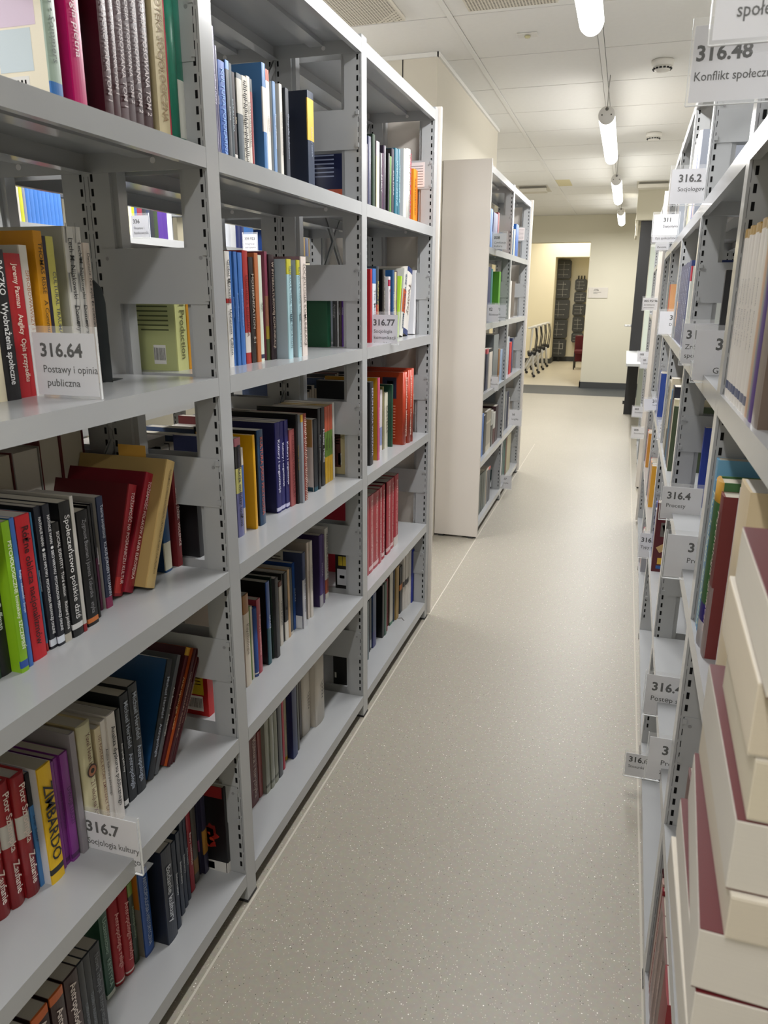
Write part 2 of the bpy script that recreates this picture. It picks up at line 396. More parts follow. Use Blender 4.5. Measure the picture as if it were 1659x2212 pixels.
def art(code, D, th, h, bcol):
    """printed patches on the near board (the y=0 side) as thin inlays: list of (x0,x1,z0,z1,colour)"""
    R_ = []; W = '#d9d9d6'
    def lines(x0, x1, z0, z1, n, col, seed=1):
        rn = random.Random(seed)
        for k in range(n):
            z = z0+(z1-z0)*(k+.3)/n
            R_.append((x0, x0+(x1-x0)*rn.uniform(.7, 1), z, z+(z1-z0)/n*.32, col))
    def barcode(x0, x1, z0, z1):
        R_.append((x0, x1, z0, z1, '#e4e2dd')); rn = random.Random(5); x = x0+.06*(x1-x0)
        while x < x1-.06*(x1-x0):
            w = rn.uniform(.015, .04)*(x1-x0); R_.append((x, x+w, z0+.2*(z1-z0), z1-.15*(z1-z0), '#222222')); x += w+rn.uniform(.02, .04)*(x1-x0)
    if code == 'C': R_.append((0, 1, .58, 1, '#c4761e'))
    if code == 'C2': R_.append((0, 1, .62, 1, '#a5814c')); R_.append((0, 1, 0, .06, '#1d4a5a')); barcode(.08, .45, .08, .15)
    if code == 'C3': R_.append((.32, 1, .3, 1, '#d0ccc4')); lines(.36, .9, .62, .95, 9, '#5a5a5a'); R_.append((0, 1, 0, .17, '#dddddf'))
    if code == 'C4': R_.append((0, .45, .36, .7, '#c4561e'))
    if code == 'C5': R_.append((.12, .42, .64, .93, '#1c1d38')); R_.append((.2, .32, .75, .88, '#8a2a3a')); lines(.14, .4, .08, .56, 12, '#d98f74')
    if code == 'C6': R_.append((.5, 1, .83, 1, '#2f78c0'))
    if code == 'C7': lines(.12, .98, .36, .92, 13, '#5f6440'); barcode(.22, .5, .06, .24)
    if code == 'C8': R_.append((.1, .98, .28, .99, '#c9b01c')); lines(.2, .8, .4, .9, 12, '#8a7a18'); barcode(.15, .9, .06, .26)
    if code == 'C9': R_.append((0, 1, .9, 1, '#bb5538')); R_.append((0, 1, 0, .18, '#bb5538')); lines(.3, .95, .3, .7, 9, '#9aa3c0')
    if code == 'C10': R_.append((.3, 1, .12, 1, '#4a1c18')); lines(.4, .9, .5, .95, 9, '#b08a80'); barcode(.25, .5, .16, .36)
    if code == 'C11': R_.append((.08, .42, .4, .56, '#c9b02e')); R_.append((.46, .8, .4, .56, '#c9b02e')); R_.append((.04, .9, .06, .34, '#c9cbd0')); R_.append((.3, .7, .18, .23, '#333333'))
    if code == 'C12': lines(.3, .95, .55, .97, 12, '#77777c'); R_.append((.78, .93, .12, .22, '#b9b9b4'))
    if code == 'C13':
        R_.append((.05, .35, .35, .95, '#dcc8dc')); R_.append((.4, .7, .2, .6, '#ecc2a4')); R_.append((.72, .98, .4, .9, '#f0c8a8')); R_.append((.1, .39, .15, .34, '#c9d6dc')); lines(.4, .7, .63, .9, 5, '#5a5a5a'); barcode(.15, .6, .02, .13)
    if code == 'G':
        R_.append((0, 1, 0, .12, '#d7d5d2')); barcode(.3, .8, .02, .1)
        lines(.5, .95, .66, .86, 7, '#8a8a8e'); R_.append((0, 1, .87, 1, '#8c1a1c'))
    return R_
def art_mesh(rects, D, h):
    b = MB()
    for x0, x1, z0, z1, c in rects:
        b.box(-.006-(D-.008)*x1, -.006-(D-.008)*x0, -.00025, .0001, z0*h, z1*h, mat(c, .5))
    return b
_books = 0
STUFF = []
SM = [False]
def book(x, y, z, th, h, lean=0, cs='#888888', cb='-', title='', tc='#eeeeee', tf='', opts='', label='', group=None, rz=0, parts=True, D=None, page='#c2bcae', name='book'):
    """upright book; spine towards +x (or towards rz); y is the near edge of the spine"""
    global _books; _books += 1
    op = opts.split(); hard = 'R' in op; bands = []
    for o in op:
        if o[0] == 'b' and ',' in o:
            a, c, m = o[1:].split(','); bands.append((float(a), float(c), m))
        if o[0] == 'D' and D is None: D = float(o[1:])
        if o[0] == 'O': x -= float(o[1:])
    if D is None: D = min(.19, max(.12, h*.68))
    if cb == '-': cb = cs
    if 'E2' in op: bands.append((.93, 1, '#c8642c'))
    rn = random.Random(_books); rough = rn.choice((.3, .38, .5))
    root = cover_mb(D, th, h, cs, cb, hard, bands, rough).obj(name)
    root.data.name = 'book_cover'
    if SM[0]: STUFF.append(root); title = ''
    if lean > 0:
        root.rotation_euler = (-lean, 0, rz)
        for v in root.data.vertices: v.co.y -= th
        dy = -th; root.location = (x, y+th/math.cos(lean), z)
    else: root.rotation_euler = (0, 0, rz); dy = 0; root.location = (x, y, z)
    root['label'] = label; root['category'] = 'book'
    if group: root['group'] = group
    if parts:
        i = .0032 if hard else .0004; t = .0024 if hard else .0009
        pc = rn.choice((page, '#c9c2b2', '#b9b2a2', '#ccc7be'))
        b = MB(); b.box(-D+i, -.0042, t, th-t, i, h-i, page_mat(pc)); b.obj('page_block', root, loc=(0, dy, 0))
        if title:
            m = mat(tc, .5); up = th*.62; L = h*.82
            if tf == 'X': up = th*.95
            if tf == 'H': up = th*.42
            if tf == 'S': up = min(th*.34, .009); L = h*.4
            me = text_mesh(title, 1.0, m, 'c', .012 if tf in ('B', 'X') else .004)
            xs_ = [v.co.x for v in me.vertices]; w = max(xs_)-min(xs_) if xs_ else 1
            s = min(up/.95, L/w*1.35) if w else up
            sx = min(s, L/w)
            o = bpy.data.objects.new('spine_title', me); C.objects.link(o); o.parent = root
            zc = h*.52
            # text x -> -z, text y -> +y, normal -> +x
            bx = .0008+(min(.006, th*.22)*.9 if hard else .0008)
            M = Matrix(((0, 0, 1, bx), (0, s, 0, th/2+dy), (-sx, 0, 0, zc), (0, 0, 0, 1)))
            o.matrix_local = M
        if 'E' in op:
            b = MB(); cx = .0075
            for r, c, q in ((.012, '#3a1c14', 0), (.0095, '#b0704e', .0003), (.0045, '#17100e', .0006)):
                b.lathe([(r, 0), (r*.98, .0004)], mat(c, .3), (cx+q, th/2, h*.62), 20, 'x')
            b.obj('printed_eye', root)
        if 'C8' in op or any(o in op for o in ('C', 'C2', 'C3', 'C4', 'C5', 'C6', 'C7', 'C9', 'C10', 'C11', 'C12', 'C13', 'G')):
            code = [o for o in op if o in ('C', 'C2', 'C3', 'C4', 'C5', 'C6', 'C7', 'C8', 'C9', 'C10', 'C11', 'C12', 'C13', 'G')][0]
            art_mesh(art(code, D, th, h, cb), D, h).obj('board_print', root, loc=(0, dy, 0))
            if code == 'C4':
                b = MB(); b.box(-.001, .0006, th*.02, th*.98, h*.36, h*.7, mat('#c4561e', .5)); b.obj('spine_patch', root, loc=(0, dy, 0))
        if 'G' in op:
            b = MB(); rr = random.Random(3)
            for (px, pz, r) in ((.35, .5, .016), (.45, .46, .02), (.55, .4, .022), (.45, .36, .018), (.3, .42, .013), (.62, .47, .013), (.66, .33, .012), (.35, .32, .012)):
                pts = [(-D*px+math.cos(a)*r*rr.uniform(.5, 1.2), h*pz+math.sin(a)*r*rr.uniform(.5, 1.2)) for a in [2*PI*q/9 for q in range(9)]]
                b.prism(pts, 'y', -.0006, 0, mat(rr.choice(('#a01c14', '#c03a20', '#7c1410')), .5))
            b.obj('red_dragon_print', root)
        if 'Rb' in op:
            b = MB(); b.tube([(-.004, th/2, .003), (.004, th/2, .001), (.016, th*.7, .0012), (.026, th*.3, .0012), (.033, th*.1, .0012)], .0011, mat('#3a2420', .7), 6); b.obj('ribbon', root)
        if 'N' in op or 'W2' in op or 'W' in tf or 'Nw' in op or 'Nr' in op:
            b = MB(); m = mat('#2a2a2a', .6) if not ('Nr' in op) else mat('#cfc0b4', .6)
            if tf == 'W': m = mat('#8d8f90', .6)
            rr = random.Random(9); bx = .0004+(min(.006, th*.22)*.9 if hard else .0004)
            if 'Nw' in op or 'Nr' in op:
                for k in range(46):
                    zz = h*(k+.5)/48; a = rr.uniform(.08, .4)*th; c = rr.uniform(.6, .95)*th
                    b.box(bx-.0008, bx, a, c, zz, zz+h*.007, m)
            elif 'W2' in op:
                for k in range(5):
                    z0 = h*(.34+.045*k); b.box(bx-.0006, bx, th*.55, th*.62, z0, z0+.0015, m)
                    i_ = b.mi(m); v = [b.bm.verts.new(p) for p in ((bx, th*(.45-.03*k), z0), (bx, th*(.45-.03*k), z0+.002), (bx, th*(.75-.02*k), z0+.016), (bx, th*(.75-.02*k), z0+.014))]; b.bm.faces.new(v).material_index = i_
            elif tf == 'W':
                for k in range(9):
                    z0 = h*(.1+.1*k); a = rr.uniform(0, .6)*th
                    pts = [(a, z0), (a+.002, z0), (a+rr.uniform(-.3, .8)*th*.6+.002, z0+h*.12), (a+rr.uniform(-.2, .6)*th*.6, z0+h*.12)]
                    pts = [(min(max(p, .0005), th-.0005), q) for p, q in pts]
                    i_ = b.mi(m); v = [b.bm.verts.new((bx, p, q)) for p, q in pts]; b.bm.faces.new(v).material_index = i_
            if len(b.bm.verts): b.obj('spine_print', root)
    return root
ROWNAME = {'A': 'near left bay', 'B': 'middle left bay', 'C': 'third left bay', 'D': 'near bay of the farther left rack', 'E': 'end bay of the farther left rack'}
LEV = {0: 'bottom shelf', 1: 'second shelf', 2: 'third shelf', 3: 'fourth shelf', 4: 'top row'}
ORD = 'first second third fourth fifth sixth seventh eighth ninth tenth eleventh twelfth thirteenth fourteenth fifteenth sixteenth seventeenth eighteenth nineteenth twentieth twenty-first twenty-second twenty-third twenty-fourth twenty-fifth twenty-sixth twenty-seventh'.split()
ZLEV = [.080, .441, .831, 1.223, 1.623]
BOOKS = [
('A4', -0.762, 0.943, 0.023, 0.27, 0, '#9fb3a4', '#efe6cf', 'Aronson • Wilson • Sommers', '#4b5a50', '', 'sage green textbook with pastel cover', 'b.04,.1,#2f6fb5 D.2 C13'),
('A4', -0.762, 0.99, 0.026, 0.255, 0, '#c00f68', '#a50f5c', 'psychologia piętna', '#f6dfe8', '', 'magenta paperback titled psychologia piętna', ''),
('A4', -0.762, 1.057, 0.0206, 0.255, 0, '#3d0f1a', '#3a0e18', 'PSYCHOLOGIA STOSOWANA TOM 1', '#cfc3c5', '', 'maroon book, first volume one copy', ''),
('A4', -0.762, 1.078, 0.017, 0.255, 0, '#3d0f1a', '-', 'PSYCHOLOGIA STOSOWANA TOM 1', '#cfc3c5', '', 'maroon book, second volume one copy', ''),
('A4', -0.762, 1.096, 0.0196, 0.255, 0, '#3d0f1a', '-', 'PSYCHOLOGIA STOSOWANA TOM 1', '#cfc3c5', '', 'maroon book, third volume one copy', ''),
('A4', -0.762, 1.116, 0.0176, 0.255, 0, '#340b15', '-', 'PSYCHOLOGIA STOSOWANA TOM 2', '#cfc3c5', '', 'maroon book, first volume two copy', ''),
('A4', -0.762, 1.134, 0.0206, 0.255, 0, '#340b15', '-', 'PSYCHOLOGIA STOSOWANA TOM 2', '#cfc3c5', '', 'maroon book, second volume two copy', ''),
('A4', -0.762, 1.155, 0.025, 0.255, 0, '#340b15', '-', 'PSYCHOLOGIA STOSOWANA TOM 2', '#cfc3c5', '', 'maroon book, third volume two copy', ''),
('A4', -0.762, 1.198, 0.0326, 0.26, 0, '#cbbd97', '#c9bb92', 'BIBLIOTEKA SOCJOLOGICZNA', '#8a6a3f', '', 'cream hardback with brown lettering', ''),
('A4', -0.762, 1.231, 0.004, 0.24, 0, '#b8233c', '-', '', '', '', 'thin crimson booklet', ''),
('A4', -0.762, 1.236, 0.0256, 0.27, 0, '#1d7d66', '#1d7d66', '', '', '', 'teal green ring binder', 'R'),
('A4', -0.762, 1.262, 0.02, 0.26, 0, '#2b7f6c', '-', '', '', '', 'teal cloth book with white shelfmark label', 'b.05,.4,#e8ebe6'),
('A3', -0.857, 0.8783, 0.0145, 0.2, 0, '#e6dcc0', '#e6dcc0', '', '', '', 'cream paperback', ''),
('A3', -0.856, 0.8932, 0.0265, 0.213, 0, '#1b1a1c', '-', 'BACZKO   Wyobrażenia społeczne', '#f2f2f2', 'B', 'black paperback with white lettering', 'T'),
('A3', -0.863, 0.9275, 0.0314, 0.209, 0, '#b81e27', '#a81c24', 'Jeremy Paxman   Anglicy  Opis przypadku', '#f5e9d8', 'B', 'red paperback titled Anglicy', ''),
('A3', -0.867, 0.964, 0.015, 0.222, 0, '#e8e4dc', '#c9c6c0', 'ŚPRÓBOWAWSZY I SZALENI EU', '#b06a2c', '', 'white paperback with brown lettering', ''),
('A3', -0.87, 0.9996, 0.018, 0.245, 0, '#dd9a12', '#d89410', 'THOMAS RISSE   A Community of Europe', '#3b2a10', '', 'golden yellow paperback', ''),
('A3', -0.876, 1.0251, 0.0071, 0.239, 0, '#241c3c', '#1c1634', '', '', '', 'thin navy book', ''),
('A3', -0.876, 1.0329, 0.0162, 0.239, 0, '#d6cf6a', '#d6cf6a', 'CULTURAL TRAUMA AND', '#26305c', '', 'pale yellow book titled CULTURAL TRAUMA', 'b0,.2,#222a50'),
('A3', -0.882, 1.0827, 0.0237, 0.258, 0, '#e4e2de', '#b5b4b0', 'Lech M. Nijakowski   Domeny symboliczne', '#2b2b2b', 'W', 'white book with grey tree pattern, left copy', 'D.17'),
('A3', -0.884, 1.1093, 0.0176, 0.259, 0, '#e6e4e0', '-', 'Lech M. Nijakowski   Domeny symboliczne', '#2b2b2b', 'W', 'white book with grey tree pattern, right copy', 'D.17'),
('A3', -0.881, 1.1273, 0.0151, 0.235, 0, '#e3d6cc', '-', 'Dwunaste: Nie myśl, że uciekniesz   FILIP SPRINGER', '#4b4542', '', 'pinkish white paperback', ''),
('A2', -0.83, 0.762, 0.0207, 0.2, 0, '#1f3c30', '-', '', '', '', 'dark green book', ''),
('A2', -0.83, 0.7832, 0.019, 0.215, 0, '#17171a', '#101012', 'Erving Goffman', '#d7dce0', 'B', 'black paperback', ''),
('A2', -0.811, 0.8026, 0.0142, 0.235, 0, '#86b81c', '#8cbc1e', 'PSYCHOLOGICZNE konteksty SZCZEPIEŃ', '#f3f7e6', 'B', 'lime green paperback', 'D.15 b.03,.08,#2c55a8'),
('A2', -0.815, 0.8219, 0.0084, 0.235, 0, '#3d6fbd', '-', 'Religia – tożsamość – Europa', '#dfe9f7', 'B', 'blue paperback titled Religia tożsamość Europa', ''),
('A2', -0.82, 0.8372, 0.0281, 0.232, 0, '#c7202b', '#a81a26', 'Różne oblicza nacjonalizmów', '#3c1016', 'B', 'bright red paperback titled Różne oblicza', ''),
('A2', -0.826, 0.873, 0.0034, 0.229, 0, '#3a78a0', '-', 'Zumbadwale Corb SCOTLAND AWE', '#cfe3ee', '', 'slim teal blue paperback', 'b0,.06,#b02a2a'),
('A2', -0.824, 0.8801, 0.013, 0.235, 0, '#20232e', '#16181f', 'NATHALIE NAHAI  ● SIECI WPŁYWU  PSYCHOLOGIA PERSWAZJI ONLINE', '#eef0f4', 'B', 'black paperback titled SIECI WPŁYWU, left copy', 'b.02,.07,#dfe6f2'),
('A2', -0.82, 0.8935, 0.0141, 0.235, 0, '#20232e', '-', 'NATHALIE NAHAI  ● SIECI WPŁYWU  PSYCHOLOGIA PERSWAZJI ONLINE', '#eef0f4', 'B', 'black paperback titled SIECI WPŁYWU, right copy', 'b.02,.07,#dfe6f2'),
('A2', -0.819, 0.908, 0.0141, 0.202, 0, '#1d1d1e', '-', 'SOCIAL IDENTITY  Third edition    Richard Jenkins', '#ededed', '', 'short black book titled SOCIAL IDENTITY', 'b0,.07,#b7b2a6'),
('A2', -0.818, 0.9259, 0.0244, 0.23, 0, '#1c1d1f', '#202124', 'Społeczeństwo polskie dziś', '#ececec', '', 'tall black book titled Społeczeństwo', 'b.06,.1,#d9d9d9 D.17'),
('A2', -0.817, 0.9507, 0.0071, 0.235, 0, '#c6c3be', '#b9b6b1', '', '', '', 'tall white book', 'b0,.06,#8c1c22'),
('A2', -0.822, 0.9677, 0.0264, 0.203, 0, '#111113', '-', 'Zygmunt Bauman i Joanna Tokarska   etyka', '#8d8d90', '', 'glossy black paperback', 'b.03,.07,#d0763a'),
('A2', -0.831, 1.0067, 0.0054, 0.203, 0, '#141416', '-', '', '', '', 'thin black paperback', ''),
('A2', -0.847, 1.034, 0.0054, 0.198, 0, '#55203f', '#1c1a22', 'SZTUKA PERSWAZJI', '#e8e2ea', 'B', 'purple and black paperback titled SZTUKA PERSWAZJI', 'b.5,1,#1a1a20'),
('A2', -0.842, 1.0446, 0.0157, 0.207, 0, '#27304a', '#b9b4ae', 'Teorie socjalizacji   KLAUS-JÜRGEN TILLMANN', '#c9cfdc', '', 'navy book titled Teorie socjalizacji', 'b0,.1,#8a2a55'),
('A2', -0.853, 1.0772, 0.0235, 0.21, 0.358, '#8e1c26', '#5a1018', 'TOŻSAMOŚĆ NA POGRANICZU KULTUR', '#e9d4d2', '', 'dark red paperback leaning right, shorter', 'b.03,.17,#b5302c D.18'),
('A2', -0.844, 1.0927, 0.0264, 0.23, 0.445, '#8a1428', '#6a0f1e', 'TOŻSAMOŚĆ POLAKÓW A UNIA EUROPEJSKA', '#ecd9d9', '', 'crimson paperback leaning right, taller', 'D.18'),
('A2', -0.818, 1.1241, 0.0271, 0.249, 0.417, '#c8ab70', '#ad925c', 'TOŻSAMOŚĆ STAREGO KONTYNENTU I PRZYSZŁOŚĆ PROJEKTU EUROPEJSKIEGO', '#5b4a28', '', 'tan paperback leaning right', 'D.2'),
('A2', -0.843, 1.2331, 0.023, 0.233, 0, '#1d4a7a', '#163a62', '', '', '', 'blue book with yellow sticky note on top', 'b.02,.27,#d9d6c0 D.17'),
('A2', -0.839, 1.2726, 0.0167, 0.204, 0, '#6c1c20', '-', 'SLAVOJ ŻIŻEK  VIOLENCE', '#d8c6c0', 'B', 'dark red paperback titled VIOLENCE', ''),
('A1', -0.849, 0.7012, 0.0174, 0.23, 0, '#a5262d', '-', 'Piotr Sztompka    Zaufanie', '#f2e4de', 'B', 'red hardback titled Zaufanie, leftmost copy', 'R b.5,.68,#d8d6d2'),
('A1', -0.843, 0.719, 0.0258, 0.225, 0, '#a5262d', '-', 'Piotr Sztompka    Zaufanie', '#f2e4de', 'B', 'red hardback titled Zaufanie, second copy', 'R b.5,.68,#d8d6d2'),
('A1', -0.839, 0.7452, 0.026, 0.225, 0, '#a5262d', '-', 'Piotr Sztompka    Zaufanie', '#f2e4de', 'B', 'red hardback titled Zaufanie, third copy', 'R b.5,.68,#d8d6d2'),
('A1', -0.833, 0.7716, 0.0262, 0.223, 0, '#a5262d', '-', 'Piotr Sztompka    Zaufanie', '#f2e4de', 'B', 'red hardback titled Zaufanie, rightmost copy', 'R b.5,.68,#d8d6d2'),
('A1', -0.831, 0.7982, 0.0083, 0.213, 0, '#3d7fc0', '-', 'Sprenger   Zaufanie #1', '#15304f', 'B', 'blue paperback with black top', 'b.72,1,#141a22'),
('A1', -0.815, 0.8069, 0.0284, 0.218, 0, '#ecc021', '#d9d9dc', 'ZIMBARDO', '#26262e', 'X', 'bright yellow book with large black lettering', 'b.08,.13,#2b2b2b D.18'),
('A1', -0.822, 0.8425, 0.0062, 0.207, 0, '#7b2f86', '-', 'ZEREWSKA TWARZE I MASKI', '#4c1a58', '', 'purple paperback, left of three', ''),
('A1', -0.824, 0.8514, 0.0093, 0.207, 0, '#7d3189', '-', 'NOWA WIARA POZNANIA', '#4c1a58', '', 'purple paperback, middle of three', 'b.03,.07,#51205c'),
('A1', -0.819, 0.8611, 0.0172, 0.209, 0, '#82348d', '-', 'DWOJE LUDZI', '#4c1a58', '', 'purple paperback, right of three', 'b.03,.07,#51205c'),
('A1', -0.815, 0.883, 0.0128, 0.235, 0, '#8f8a92', '#8b868c', '', '', '', 'thick lavender grey paperback', 'D.2'),
('A1', -0.815, 0.9015, 0.0318, 0.236, 0, '#dfd9b4', '#b5a57c', 'Yuval Noah Harari  21 lekcji na XXI wiek', '#6d3a2c', 'H', 'pale yellow hardback with a brown eye on the spine', 'R E D.16'),
('A1', -0.812, 0.9395, 0.0151, 0.211, 0, '#dccfae', '#c9ba98', '101 POSTACI, KTÓRE ZMIENIAŁY ŚWIAT', '#7d4436', '', 'beige paperback', ''),
('A1', -0.811, 0.955, 0.0125, 0.217, 0, '#ddd8d4', '#c9c4bf', 'Analiza dyskursu publicznego', '#2a2a2a', 'B', 'white paperback titled Analiza dyskursu publicznego, left copy', 'D.17'),
('A1', -0.807, 0.9679, 0.0214, 0.221, 0, '#ddd8d4', '-', 'Analiza dyskursu publicznego', '#2a2a2a', 'B', 'white paperback titled Analiza dyskursu publicznego, right copy', 'D.17'),
('A1', -0.818, 1.0059, 0.0108, 0.209, 0, '#191b1c', '-', 'Antropolog jako Inny', '#e2e2e0', 'B', 'thin black paperback titled Antropolog jako Inny', 'b.03,.08,#d9d9d9'),
('A1', -0.821, 1.024, 0.0246, 0.227, 0, '#22262c', '#16181c', 'Michael Herzfeld   Antropologia', '#aab3c2', 'B', 'charcoal book titled Antropologia, upright left copy', 'D.18'),
('A1', -0.82, 1.0489, 0.0263, 0.233, 0, '#22262c', '#16181c', 'Michael Herzfeld   Antropologia', '#aab3c2', 'B', 'charcoal book titled Antropologia, upright right copy', 'D.18'),
('A1', -0.822, 1.0815, 0.0188, 0.238, 0.426, '#1e2228', '#1d4a78', 'Michael Herzfeld   Antropologia', '#aab3c2', 'B', 'charcoal book titled Antropologia, leaning right', 'D.18'),
('A1', -0.822, 1.1036, 0.0129, 0.239, 0.49, '#54575b', '#5b5d60', 'Alan Barnard    Antropologia', '#d5d5d2', '', 'grey paperback leaning right', 'D.18'),
('A1', -0.822, 1.1251, 0.0217, 0.24, 0.542, '#4d1119', '#43101a', 'Antropologia Ciała', '#d6b98a', 'B', 'maroon book titled Antropologia Ciała, leaning right', 'b.93,1,#c79a35'),
('A1', -0.812, 1.1354, 0.0099, 0.242, 0.56, '#471018', '#a44a1c', 'ANTROPOLOGIA KULTURY  Wojciech J. Burszta', '#c9a593', '', 'maroon and orange book leaning right, left of three', ''),
('A1', -0.812, 1.1481, 0.0062, 0.242, 0.573, '#471018', '#a44a1c', 'ANTROPOLOGIA KULTURY  Wojciech J. Burszta', '#c9a593', '', 'maroon and orange book leaning right, middle of three', ''),
('A1', -0.811, 1.155, 0.006, 0.244, 0.596, '#471018', '#a44a1c', 'ANTROPOLOGIA KULTURY  Wojciech J. Burszta', '#c9a593', '', 'maroon and orange book leaning right, right of three', ''),
('A0', -0.765, 0.5909, 0.0249, 0.235, 0, '#3a2628', '-', 'Antropologia', '#d9cfcb', 'B', 'dark brown book with orange top, first of five', 'E2'),
('A0', -0.765, 0.6162, 0.025, 0.235, 0, '#3a2628', '-', 'Antropologia kultury', '#d9cfcb', 'B', 'dark brown book with orange top, second of five', 'E2'),
('A0', -0.765, 0.6433, 0.0303, 0.235, 0, '#3a2628', '-', 'Antropologia kultury', '#d9cfcb', 'B', 'dark brown book with orange top, third of five', 'E2'),
('A0', -0.765, 0.6791, 0.0338, 0.235, 0, '#3a2628', '-', 'Antropologia kultury', '#d9cfcb', 'B', 'dark brown book with orange top, fourth of five', 'E2'),
('A0', -0.765, 0.718, 0.0288, 0.235, 0, '#3a2628', '-', 'Antropologia kultury', '#d9cfcb', 'B', 'dark brown book with orange top, fifth of five', 'E2'),
('A0', -0.765, 0.7504, 0.0308, 0.235, 0, '#3a2628', '-', 'Antropologia, zwierciadło', '#d9cfcb', 'B', 'dark brown book without orange top', ''),
('A0', -0.765, 0.7823, 0.0136, 0.235, 0, '#2b2f36', '-', 'Clifford Geertz', '#6e7680', '', 'slate grey book, first of three', ''),
('A0', -0.765, 0.7967, 0.0151, 0.235, 0, '#2b2f36', '-', 'Dzieło i Autorski', '#6e7680', '', 'slate grey book, second of three', ''),
('A0', -0.765, 0.8126, 0.0243, 0.235, 0, '#31343b', '-', 'Nowa Tradycja  Interpretacja kultur', '#70757c', '', 'wide slate grey book, third of three', ''),
('A0', -0.827, 0.91, 0.0229, 0.199, 0, '#24503c', '#24503c', 'Uczestnictwo   KRYTYKA', '#8fae9b', '', 'dark green book with cream page tops', 'b0,.05,#cfd6cd'),
('A0', -0.828, 0.9396, 0.0253, 0.199, 0, '#b02b36', '-', 'Antropologia religii', '#e5a9a4', '', 'red hardback, left of two', 'R b.03,.05,#e8e0dc'),
('A0', -0.824, 0.9653, 0.0253, 0.198, 0, '#b02b36', '-', 'Antropologia wiedzy', '#e5a9a4', '', 'red hardback, right of two', 'R b.03,.05,#e8e0dc'),
('A0', -0.825, 0.994, 0.0139, 0.193, 0, '#2c3d2c', '-', 'Antropologia kultury', '#98a68f', '', 'dark book with lime green head', 'b.85,1,#6d8a35'),
('A0', -0.813, 1.014, 0.0282, 0.202, 0, '#2a55a2', '#8b867c', 'ANTROPOLOGIA HISTORYCZNA', '#c4d2e8', '', 'blue spined book with orange and grey boards', 'b0,.03,#1f3f80 C'),
('A0', -0.786, 1.0539, 0.0335, 0.228, 0, '#242c3d', '#161c2a', 'Badanie kultury', '#c6ccd6', 'B', 'navy book titled Badanie kultury, first of five', 'D.17'),
('A0', -0.79, 1.0956, 0.0132, 0.216, 0, '#2a3446', '-', 'Badanie kultury', '#c6ccd6', 'B', 'navy book titled Badanie kultury, second of five', ''),
('A0', -0.802, 1.1294, 0.0136, 0.21, 0, '#2e384b', '-', 'Badanie kultury', '#c6ccd6', 'B', 'navy book titled Badanie kultury, third of five', ''),
('A0', -0.806, 1.1507, 0.0114, 0.22, 0, '#313a4c', '-', 'Badanie kultury', '#c6ccd6', 'B', 'navy book titled Badanie kultury, fourth of five', ''),
('A0', -0.811, 1.1715, 0.0104, 0.222, 0, '#333b4d', '-', 'Badanie kultury', '#c6ccd6', 'B', 'navy book titled Badanie kultury, fifth of five', ''),
('A0', -0.817, 1.193, 0.0158, 0.22, 0, '#9b2432', '-', 'Barwy codzienności', '#eadadb', 'B', 'dark red paperback titled barwy codzienności', ''),
('A0', -0.823, 1.2201, 0.0183, 0.211, 0, '#55524e', '-', '', '', '', 'brownish grey paperback', 'b.12,.3,#8a6a3a'),
('A0', -0.827, 1.2484, 0.006, 0.207, 0, '#2c2c44', '-', '', '', '', 'dark indigo book, slim', 'b.3,.45,#8c4a6e'),
('A0', -0.817, 1.2535, 0.0175, 0.212, 0, '#34324c', '-', '', '', '', 'dark indigo book with a yellow flower on the spine', 'b.25,.55,#b5853a'),
('A0', -0.767, 1.2714, 0.0254, 0.231, 0, '#1c1a1c', '#141214', '', '', '', 'black paperback with red dragon picture facing out', 'D.11 b0,.12,#d7d5d2 G'),
('B4', -0.752, 1.365, 0.0126, 0.215, 0, '#2c2360', '#2c2360', 'cultural theory', '#d9d5ee', 'B', 'tall indigo book titled cultural theory', ''),
('B4', -0.752, 1.378, 0.007, 0.186, 0, '#5b567c', '-', 'cultural', '#e9e6f0', '', 'slim indigo and white book', ''),
('B4', -0.8, 1.476, 0.026, 0.192, 0, '#1d58ae', '#1c50a4', 'KULTURA POPULARNA', '#7fb0e8', '', 'bright blue book', ''),
('B4', -0.8, 1.507, 0.0136, 0.199, 0, '#3a3f46', '-', 'kultura', '#b8bcc2', '', 'charcoal book with light blue top', 'b.92,1,#6d9ad6'),
('B4', -0.8, 1.521, 0.0106, 0.197, 0, '#2a3a44', '-', 'KULTURA KSIĄŻKA', '#9cb0bb', '', 'slim dark teal book', ''),
('B4', -0.8, 1.532, 0.011, 0.184, 0, '#2b1d22', '-', 'CAS', '#d9c7a6', 'B', 'dark red and black book with white foot', 'b0,.17,#dcd8d4'),
('B4', -0.8, 1.551, 0.023, 0.187, 0, '#46525b', '#3b444b', '', '', '', 'slate grey book with white patch', 'b.6,.95,#c9c6be'),
('B4', -0.8, 1.575, 0.0206, 0.188, 0, '#c8c4ba', '-', '', '', '', 'newsprint patterned book', 'Nw'),
('B4', -0.8, 1.596, 0.0146, 0.192, 0, '#cfc9bf', '-', 'CZAS POSTPRAWDY', '#55504a', 'B', 'white book titled CZAS POSTPRAWDY', ''),
('B4', -0.8, 1.611, 0.01, 0.19, 0, '#8c1f22', '#3a3c40', '', '', '', 'dark red book with grey head', 'b.87,1,#3b4046'),
('B4', -0.8, 1.671, 0.0176, 0.236, 0, '#dcd9d4', '#4a79ad', '', '', '', 'wide blue and white textbook', 'b.8,1,#4475aa b0,.42,#4a79ad D.19'),
('B4', -0.8, 1.689, 0.0086, 0.228, 0, '#e8e3da', '-', 'LITERATURA', '#55524d', '', 'white paperback with salmon top, left of two', 'b.9,1,#c0604e'),
